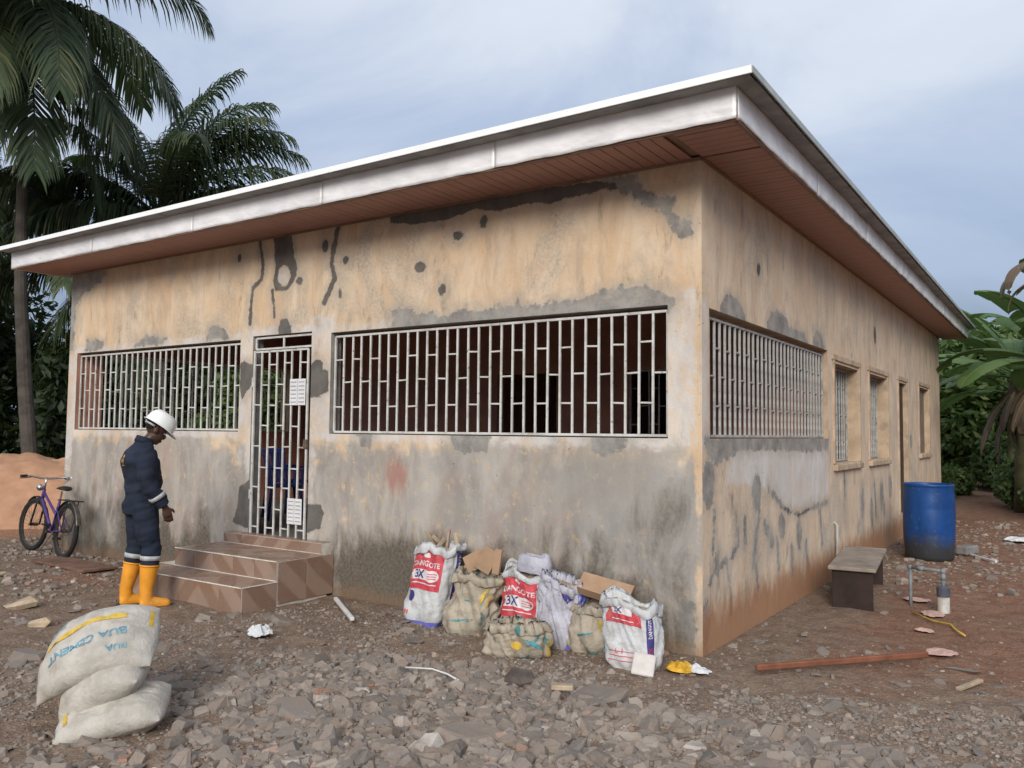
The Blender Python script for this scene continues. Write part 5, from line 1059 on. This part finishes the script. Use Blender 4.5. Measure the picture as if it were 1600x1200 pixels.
# boots
for a_, k_ in ((aR, kR), (aL, kL)):
    b = MB(); b.tube([a_ + [.0, 0, -.04], a_ + [-.005, 0, .06], a_ * .6 + k_ * .4 + [-.006, 0, 0], a_ * .28 + k_ * .72], [.058, .057, .068, .083], 18); b.tube([a_ + [-.055, 0, -.055], a_ + [.03, 0, -.045], a_ + [.11, 0, -.06], a_ + [.175, 0, -.068], a_ + [.20, 0, -.072]], [.048, .058, .052, .045, .028], 16)
    o = remesh(b, 'boot', M['boot'], pe, .008, 4); s2 = MB(); V = []
    ol = [(-.075, .032), (-.06, .045), (0, .045), (.08, .052), (.15, .05), (.195, .035), (.212, 0)]; ol = ol + [(x, -y) for x, y in ol[-2::-1]]
    for z in (-.10, -.078): V += [tuple(a_ + [x * 1.04, y * 1.06, z]) for x, y in ol]
    k = len(ol); s2.add(V, [(i, (i + 1) % k, k + (i + 1) % k, k + i) for i in range(k)] + [tuple(range(k))[::-1], tuple(range(k, 2 * k))]); s2.build('sole', M['sole'], o)
    t_ = MB(); t_.tube([a_ * .31 + k_ * .69, a_ * .27 + k_ * .73], [.086, .086], 22, cap=False); q = t_.build('boot_rim', M['boot'], o, smooth=True); q.modifiers.new('t', 'SOLIDIFY').thickness = .006
# ------------------------------------------------------------------ palms
def frond_mesh(az, el, Lf, droop, seed, leaf=.75, twist=0., dens_=92):
    """one pinnate frond: arching rachis with two rows of drooping leaflets; base at the origin"""
    r_ = random.Random(seed); n = 16; P = []; p = np.zeros(3); th = el; h = np.array([math.cos(az), math.sin(az), 0.])
    for i in range(n + 1):
        P.append(p.copy()); p = p + (h * math.cos(th) + np.array([0, 0, math.sin(th)])) * Lf / n; th -= droop / n * (.35 + 1.3 * i / n)
    P = np.array(P); mb = MB(); mb.tube(P, np.linspace(.035, .006, n + 1), 5); V = []; F = []; RN = [.3] * len(mb.F)
    T = np.gradient(P, axis=0); T /= np.linalg.norm(T, axis=1)[:, None]; nv = 0
    for k in range(dens_):
        s_ = .12 + .87 * k / (dens_ - 1); x = s_ * n; i = min(int(x), n - 1); f = x - i; b = P[i] * (1 - f) + P[i + 1] * f; t = T[i] * (1 - f) + T[i + 1] * f
        sd0 = np.cross(t, [0, 0, 1]); sd0 /= np.linalg.norm(sd0) + 1e-9; up = np.cross(sd0, t)
        ll = leaf * (math.sin(min(1, s_ * 1.02) * math.pi * .80 + .38)) * r_.uniform(.85, 1.1) + .1
        for side in (-1, 1):
            d = side * sd0 * r_.uniform(.75, .95) + t * (.45 + .5 * s_) + up * r_.uniform(-.05, .3); d /= np.linalg.norm(d); w_ = .019 + .010 * r_.random(); g = r_.uniform(.7, 1.5)
            wv = np.cross(d, up); wv /= np.linalg.norm(wv) + 1e-9
            q0 = b; q1 = b + d * ll * .4 + np.array([0, 0, -.10 * ll * g]); q2 = b + d * ll * .75 + np.array([0, 0, -.38 * ll * g]); q3 = b + d * ll * .92 + np.array([0, 0, -.72 * ll * g])
            V += [q0 - wv * w_ * .5, q0 + wv * w_ * .5, q1 - wv * w_, q1 + wv * w_, q2 - wv * w_ * .8, q2 + wv * w_ * .8, q3]; rr = r_.random()
            F += [(nv, nv + 1, nv + 3, nv + 2), (nv + 2, nv + 3, nv + 5, nv + 4), (nv + 4, nv + 5, nv + 6)]; RN += [rr] * 3; nv += 7
    mb.add(V, F); return mesh_np('frond', np.concatenate(mb.V), mb.F, [M['palm']], False, None, None, {'rnd': np.array(RN)})
def palm(loc, trunk, r0, r1, fronds, label, leaf=.75, seed=0, dead=0):
    root = empty('coconut_palm', loc); T = np.array(trunk, float)
    t = np.linspace(0, 1, 60); s_ = np.linspace(0, 1, len(T)); P = np.stack([np.interp(t, s_, T[:, i]) for i in range(3)], 1)
    for _ in range(6): P[1:-1] = (P[:-2] + P[2:] + P[1:-1]) / 3
    rr = np.interp(t, [0, .08, 1], [r0 * 1.25, r0, r1]) * (1 + .05 * (np.arange(60) % 2)); MB().tube(P, rr, 12).build('trunk', M['trunk'], root, smooth=False)
    top = P[-1]
    MB().ball(top, (.22, .22, .35), 10, 7).build('crown_heart', M['bark'], root, smooth=True)
    for i, (az, el, Lf, dr) in enumerate(fronds): link('frond', frond_mesh(R(az), R(el), Lf, R(dr), seed * 50 + i, leaf), root, tuple(top + np.array([0, 0, .15])))
    return tag(root, label, 'palm tree', 'coconut palms behind the house')
# azimuths are measured in the world; the photograph's right is about 34 degrees, away from the camera about 124
rg = random.Random(4)
fr = [(34, 58, 4.4, 120), (60, 40, 4.2, 115), (5, 25, 4.0, 110), (-25, 10, 4.2, 95), (34, -12, 4.0, 70), (75, 0, 3.8, 80), (-60, 0, 4.2, 70), (-100, -10, 4.2, 65), (-140, 25, 4.4, 100), (150, 30, 4.2, 100), (110, 15, 4.2, 90), (180, -5, 4.2, 70), (-35, -35, 4.0, 45), (20, -42, 4.4, 38), (60, -42, 4.0, 40), (-80, -40, 3.8, 40), (-170, -30, 4.0, 45), (100, -30, 4.0, 45), (-120, 55, 3.8, 80), (-15, -58, 4.6, 25), (-50, -62, 4.2, 22), (45, -62, 4.6, 22)]
fr += [(az + rg.uniform(-8, 8), rg.uniform(-62, 5), rg.uniform(3.8, 4.8), rg.uniform(30, 80)) for az in range(200, 380, 30)]
palm((-15.2, 2.75, 0), [(0, 0, -.2), (-.25, -.15, 2.2), (-.35, -.3, 4.5), (-.28, -.4, 7), (-.2, -.55, 10.4)], .15, .075, fr, 'tall coconut palm with a long grey trunk at the left edge', .85, 1)
fr2 = [(40, 84, 4.3, 60), (32, 74, 4.2, 85), (44, 58, 4.2, 95), (34, 42, 4.1, 88), (20, 66, 4.0, 90), (60, 70, 4.0, 90), (30, 26, 3.8, 75), (100, 84, 4.3, 55), (-170, 76, 4.2, 65), (36, 66, 4.2, 100), (50, 36, 4.0, 90), (-20, 50, 3.6, 90), (-150, 40, 3.9, 90), (-140, 20, 3.9, 85), (-110, 35, 3.8, 90), (170, 25, 3.8, 80), (120, 40, 3.6, 80), (90, 25, 3.8, 80), (34, 8, 3.4, 60), (-145, 62, 4.0, 70), (-90, 5, 3.6, 70), (-165, 0, 3.4, 60), (-155, 75, 3.9, 75)]
fr2 += [(az + rg.uniform(-8, 8), rg.uniform(5, 60), rg.uniform(3.6, 4.4), rg.uniform(60, 95)) for az in range(100, 260, 40)]
palm((-15.95, 5.7, 0), [(0.3, .1, -.2), (.2, .05, 3), (0, 0, 6.6)], .2, .13, fr2, 'bushy coconut palm rising behind the roof', .95, 2)
fr3 = [(az + rg.uniform(-9, 9), rg.uniform(-45, 45), rg.uniform(3.2, 4.2), rg.uniform(50, 95)) for az in range(0, 360, 24)]
palm((-19.5, 3.6, 0), [(0, 0, -.2), (.1, 0, 3), (.2, -.1, 7.4)], .2, .13, fr3, 'shorter coconut palm standing behind the tall palm', .75, 3)
fr4 = [(az + rg.uniform(-9, 9), rg.uniform(-50, 40), rg.uniform(3., 4.), rg.uniform(50, 95)) for az in range(0, 360, 24)]
palm((-17.2, 5.2, 0), [(0, 0, -.2), (-.1, 0, 2.5), (-.2, .1, 5.4)], .2, .13, fr4, 'low coconut palm between the tall palm and the bushy palm', .75, 4)
# ------------------------------------------------------------------ broadleaf trees and bushes
def leaf_cloud(blobs, n, size, seed, hang=0.):
    r_ = np.random.RandomState(seed); W_ = np.array([b[3] * b[4] * b[5] for b in blobs]) ** .67; W_ = W_ / W_.sum(); pick = r_.choice(len(blobs), n, p=W_); B = np.array(blobs)[pick]
    d = r_.normal(size=(n, 3)); d /= np.linalg.norm(d, axis=1)[:, None]; rad = r_.rand(n) ** .42; lump = .72 + .55 * fbm(d[:, 0] * 2.4 + d[:, 2] * 1.7 + pick * 3.1 + 20, d[:, 1] * 2.4 + d[:, 2] + 20, 3, seed)
    C = B[:, :3] + d * (rad * lump)[:, None] * B[:, 3:6]
    nrm = d * .6 + r_.normal(size=(n, 3)) * .6 + [0, 0, .35]; nrm /= np.linalg.norm(nrm, axis=1)[:, None]; a = np.cross(nrm, r_.normal(size=(n, 3))); a /= np.linalg.norm(a, axis=1)[:, None]; b = np.cross(nrm, a)
    s_ = size * (.6 + .8 * r_.rand(n))[:, None]; mid = nrm * s_ * .12
    V = np.stack([C - a * s_, C + b * s_ * .42 - mid, C + a * s_ - nrm * s_ * .2, C - b * s_ * .42 - mid], 1).reshape(-1, 3)
    F = np.arange(n * 4).reshape(n, 4); return V, F, r_.rand(n)
def tree(name, loc, blobs, n, size, mat, label, seed, trunk_r=.14, cat='tree', group=None, limbs=True):
    root = empty(name, loc); V, F, rn = leaf_cloud(blobs, n, size, seed); link('crown', mesh_np('crown', V, F, [M[mat]], False, None, None, {'rnd': rn}), root)
    if limbs:
        zt = min(b[2] - b[5] * .3 for b in blobs); t = MB(); t.tube([(0, 0, -.2), (.05, .03, zt * .5), (0, 0, zt)], [trunk_r * 1.3, trunk_r, trunk_r * .8], 9)
        for b in blobs: t.tube([(0, 0, zt * .85), (b[0] * .5, b[1] * .5, (zt + b[2]) / 2), b[:3]], [trunk_r * .6, trunk_r * .4, trunk_r * .12], 6)
        t.build('trunk', M['bark'], root, smooth=True)
    return tag(root, label, cat, group)
GL = 'trees behind the left side of the house'
tree('leafy_tree', (-12.2, 7.6, 0), [(0, 0, 2.9, 1.3, 1.3, 1.2), (.7, .3, 2.0, 1.0, 1.0, 1.0), (-.8, -.2, 1.7, 1.1, 1.1, 1.1), (.2, 0, .9, 1.2, 1.1, .8)], 9000, .11, 'leaf', 'glossy green leafy tree just left of the house wall', 1, group=GL)
tree('leafy_tree', (-18.5, 8.0, 0), [(0, 0, 4.2, 2.2, 2.2, 1.5), (1.5, .5, 3.2, 1.8, 1.8, 1.3), (-1.6, -.5, 3.0, 1.9, 1.9, 1.5), (0, 0, 1.6, 2.4, 2.2, 1.5)], 12000, .15, 'leaf_dark', 'dark dense tree behind the palms', 2, group=GL)
tree('leafy_tree', (-22.5, 4.2, 0), [(0, 0, 4.4, 2.4, 2.4, 1.6), (1.2, 1, 3.0, 2, 2, 1.4), (-.5, -1.8, 3.2, 2.2, 2.2, 1.7), (0, 0, 1.5, 2.6, 2.6, 1.5)], 12000, .16, 'leaf_dark', 'dark tree at the far left edge', 3, group=GL)
tree('leafy_tree', (-24.5, 13.5, 0), [(0, 0, 3.6, 3.2, 2.8, 1.6), (2, 1, 2.6, 2.4, 2.4, 1.4), (-2.4, -1, 2.6, 2.6, 2.6, 1.5), (0, 0, 1.3, 3.4, 3, 1.3)], 11000, .18, 'leaf_dark', 'wide dark tree far behind the palms', 4, group=GL)
tree('leafy_tree', (-14.6, 6.2, 0), [(0, 0, 1.6, 1.2, 1.2, .9), (.6, -.2, 2.4, 1.1, 1.0, .8), (-.8, 0, .9, 1.2, 1.2, .9)], 7000, .12, 'leaf_dark', 'dark shrub at the foot of the low palm', 5, group=GL)
tree('leafy_tree', (-27, 1.0, 0), [(0, 0, 4.2, 3, 3, 1.9), (0, 1, 1.9, 3, 3, 1.8)], 8000, .18, 'leaf_dark', 'dark tree behind the sand at the far left', 6, group=GL)
tree('leafy_tree', (-11.7, 4.9, 0), [(0, 0, 1.5, .8, .9, .7), (-.2, .5, 2.3, .7, .8, .6), (.1, -.3, .8, .9, .9, .7)], 5000, .10, 'bush', 'light green bush seen through the veranda bars', 7, group=GL)
tree('leafy_tree', (-13.4, 9.6, 0), [(0, 0, 3.4, 1.5, 1.5, 1.3), (-.9, .3, 2.0, 1.5, 1.3, 1.2), (.5, 0, 1.1, 1.4, 1.3, 1.0)], 8000, .13, 'leaf_dark', 'dark tree just behind the glossy tree by the house', 8, group=GL)
tree('leafy_tree', (-16.3, 4.3, 0), [(0, 0, 1.5, 1.3, 1.3, 1.2), (-.4, .3, 2.7, 1.2, 1.2, 1.0)], 7000, .13, 'leaf_dark', 'dark shrub behind the tall palm trunk', 9, group=GL)

GR = 'trees beyond the right end of the house'
tree('leafy_tree', (-1.0, 24.5, 0), [(0, 0, 3.5, 2.2, 2., 1.4), (1.4, .3, 4.3, 1.6, 1.6, 1.0), (-1.8, 0, 3.0, 1.8, 1.8, 1.3), (0, 0, 1.6, 2.6, 2., 1.4)], 12000, .15, 'bush', 'leafy green tree beyond the end of the side wall', 11, group=GR)
tree('leafy_tree', (3.2, 23.5, 0), [(0, 0, 4.2, 2, 2, 1.5), (1.4, -.3, 3.2, 1.8, 1.8, 1.4), (-1.2, .2, 2.7, 1.8, 1.6, 1.4), (0, 0, 1.4, 2.3, 2., 1.3)], 12000, .15, 'leaf', 'tall leafy tree behind the banana plants', 12, group=GR)
tree('leafy_tree', (-3.2, 31, 0), [(0, 0, 4.0, 3.4, 3, 1.8), (3.4, 1, 4.2, 3, 3, 1.8), (1.5, 0, 1.9, 4.5, 3, 1.8)], 14000, .19, 'leaf', 'wide tree far behind the path', 13, group=GR)
tree('leafy_tree', (7.5, 28, 0), [(0, 0, 4.5, 3.4, 3, 2.2), (-1, 1, 2.0, 3.5, 3, 2)], 9000, .18, 'leaf', 'dense tree at the far right behind the banana plants', 14, group=GR)
tree('bush', (1.45, 15.9, 0), [(0, 0, .5, .75, .8, .5), (.6, .5, .7, .8, .9, .7), (-.15, .8, .4, .6, .7, .4)], 7000, .08, 'leaf', 'dark green bush at the right edge beside the red path', 21, cat='bush', limbs=False)
tree('bush', (2.05, 13.9, 0), [(0, 0, .4, .7, .7, .42), (.5, .3, .6, .7, .7, .6)], 5000, .075, 'leaf', 'low dark bush in front at the far right edge', 24, cat='bush', limbs=False)
tree('bush', (-.85, 18.6, 0), [(0, 0, .35, .6, .9, .5), (.35, 1.4, .35, .6, .8, .45), (-.8, .6, .5, .8, .9, .7)], 9000, .085, 'bush', 'bright green mound of weeds at the far corner of the house', 22, cat='bush', limbs=False)
tree('bush', (.9, 22.6, 0), [(0, 0, .8, 1.2, .9, .9), (1.0, .3, 1.0, 1.0, 1.0, 1.0)], 7000, .10, 'leaf', 'leafy undergrowth behind the path under the banana plants', 23, cat='bush', limbs=False)
tree('bush', (1.35, 17.0, 0), [(0, 0, .6, .6, .6, .6), (.3, .3, 1.2, .5, .5, .5), (.6, -.2, .7, .6, .6, .6)], 6000, .10, 'bush', 'light green shrub growing round the banana stems', 25, cat='bush', limbs=False)
tree('bush', (.3, 24.2, 0), [(0, 0, .8, .7, .7, .8), (.7, .2, 1.2, .8, .7, .9)], 6000, .11, 'bush', 'leafy shrub behind the farthest banana stem', 26, cat='bush', limbs=False)
# grass along the path
rs = np.random.RandomState(9); gx = []; 
while len(gx) < 9000:
    x = rs.uniform(-3.6, 3.4); y = rs.uniform(13.2, 27)
    ok = (abs(x - .6 + .03 * (y - 11)) > .65 and y > 15.0 and (x > 0 or y > 20)) or (x > 1.5 and y > 12.8)
    if ok: gx.append((x, y))
gx = np.array(gx); n = len(gx); h = .10 + .25 * rs.rand(n); a = rs.rand(n) * 6.28; dx, dy = np.cos(a), np.sin(a); w_ = .012
b0 = np.stack([gx[:, 0] - dy * w_, gx[:, 1] + dx * w_, 0 * h], 1); b1 = np.stack([gx[:, 0] + dy * w_, gx[:, 1] - dx * w_, 0 * h], 1); tp = np.stack([gx[:, 0] + dx * h * .5, gx[:, 1] + dy * h * .5, h], 1)
gr = link('grass', mesh_np('grass', np.stack([b0, b1, tp], 1).reshape(-1, 3), np.arange(3 * n).reshape(n, 3), [M['grass']], False, None, None, {'rnd': rs.rand(n)})); tag(gr, 'short green grass beside the red path', 'grass', kind='stuff')
# ------------------------------------------------------------------ banana plants
def banana_leaf(az, el, Lf, droop, W_, seed, mat):
    r_ = random.Random(seed); n = 22; P = []; p = np.zeros(3); th = el; h = np.array([math.cos(az), math.sin(az), 0.])
    for i in range(n + 1): P.append(p.copy()); p = p + (h * math.cos(th) + np.array([0, 0, math.sin(th)])) * Lf / n; th -= droop / n * (.3 + 1.4 * i / n)
    P = np.array(P); T = np.gradient(P, axis=0); T /= np.linalg.norm(T, axis=1)[:, None]; mb = MB(); mb.tube(P, np.linspace(.03, .006, n + 1), 5); V = []; F = []; RN = [.9] * len(mb.F); nv = 0
    for side in (-1, 1):
        i = 4
        while i < n:
            j = min(n, i + r_.randint(2, 6)); sag = r_.uniform(.15, .55); g = r_.random(); rows = []
            for k in range(i, j + 1):
                s_ = (k - 4) / (n - 4); wd = W_ * (math.sin(min(1, s_ * .94 + .06) * math.pi) ** .55) * (1 if k not in (i, j) else .96); sd0 = np.cross(T[k], [0, 0, 1]); sd0 /= np.linalg.norm(sd0) + 1e-9; up = np.cross(sd0, T[k]); row = []
                for q in (0, .35, .7, 1): row.append(P[k] + side * sd0 * wd * q * (1 - .18 * sag * q) + up * (.10 * wd * q) + np.array([0, 0, -sag * wd * q * q]) + T[k] * .10 * wd * q)
                rows.append(row)
            m_ = len(rows); V += [v for r in rows for v in r]
            F += [(nv + a * 4 + b, nv + a * 4 + b + 1, nv + a * 4 + b + 5, nv + a * 4 + b + 4) for a in range(m_ - 1) for b in range(3)]; RN += [g] * ((m_ - 1) * 3); nv += m_ * 4; i = j
    mb.add(V, F); return mesh_np('leaf', np.concatenate(mb.V), mb.F, [M[mat]], True, None, None, {'rnd': np.array(RN)})
def banana(loc, h, leaves, label, seed, dry=()):
    root = empty('banana_plant', loc); MB().tube([(0, 0, -.1), (.03, .02, h * .5), (0, 0, h)], [.15, .12, .07], 12).build('stem', M['bstem'], root, smooth=True)
    for i, (az, el, Lf, dr, w_) in enumerate(leaves): link('leaf', banana_leaf(R(az), R(el), Lf, R(dr), w_, seed * 30 + i, 'banana'), root, (0, 0, h - .1 - .03 * i))
    for i, (az, el, Lf, dr, w_) in enumerate(dry): o = link('dry_leaf', banana_leaf(R(az), R(el), Lf, R(dr), w_, seed * 30 + 20 + i, 'deadleaf'), root, (0, 0, h - .35 - .05 * i)); o['label'] = 'dry brown hanging leaf'
    return tag(root, label, 'banana plant', 'banana plants right of the house')
def crown(n, seed, L0=2.3, W0=.36, lo=12, hi=70):
    q = random.Random(seed); return [(seed * 40 + i * 137.5 + q.uniform(-10, 10), hi - (hi - lo) * i / (n - 1) + q.uniform(-5, 5), L0 * q.uniform(.85, 1.1), q.uniform(60, 95), W0 * q.uniform(.85, 1.1)) for i in range(n)]
dry = lambda seed, n=4: [(seed * 77 + i * 67, -35 - 6 * i, 1.2 + .3 * (i % 3), 45, .13) for i in range(n + 4)]
banana((1.35, 15.0, 0), 3.2, crown(10, 1), 'banana plant with broad green leaves beside the dark bush', 1, dry(1))
banana((1.95, 13.1, 0), 3.3, crown(10, 2), 'banana plant with torn leaves at the right edge', 2, dry(2))
banana((.95, 19.6, 0), 3.1, crown(9, 3), 'banana plant farthest back along the path', 3, dry(3, 2))
banana((1.2, 17.8, 0), 3.3, crown(10, 5), 'banana plant in the middle of the clump', 5, dry(5, 3))
banana((2.25, 12.0, 0), 5.0, [(60, 45, 2.2, 70, .30), (0, 35, 2.2, 80, .28), (110, 30, 2.2, 80, .28), (-60, 45, 2.1, 70, .28)], 'tall banana plant mostly outside the right edge with dry hanging leaves', 4, [(208, 15, 1.5, 130, .16), (228, 25, 1.7, 140, .15), (180, 0, 1.3, 110, .15), (-110, -20, 1.3, 80, .14)])
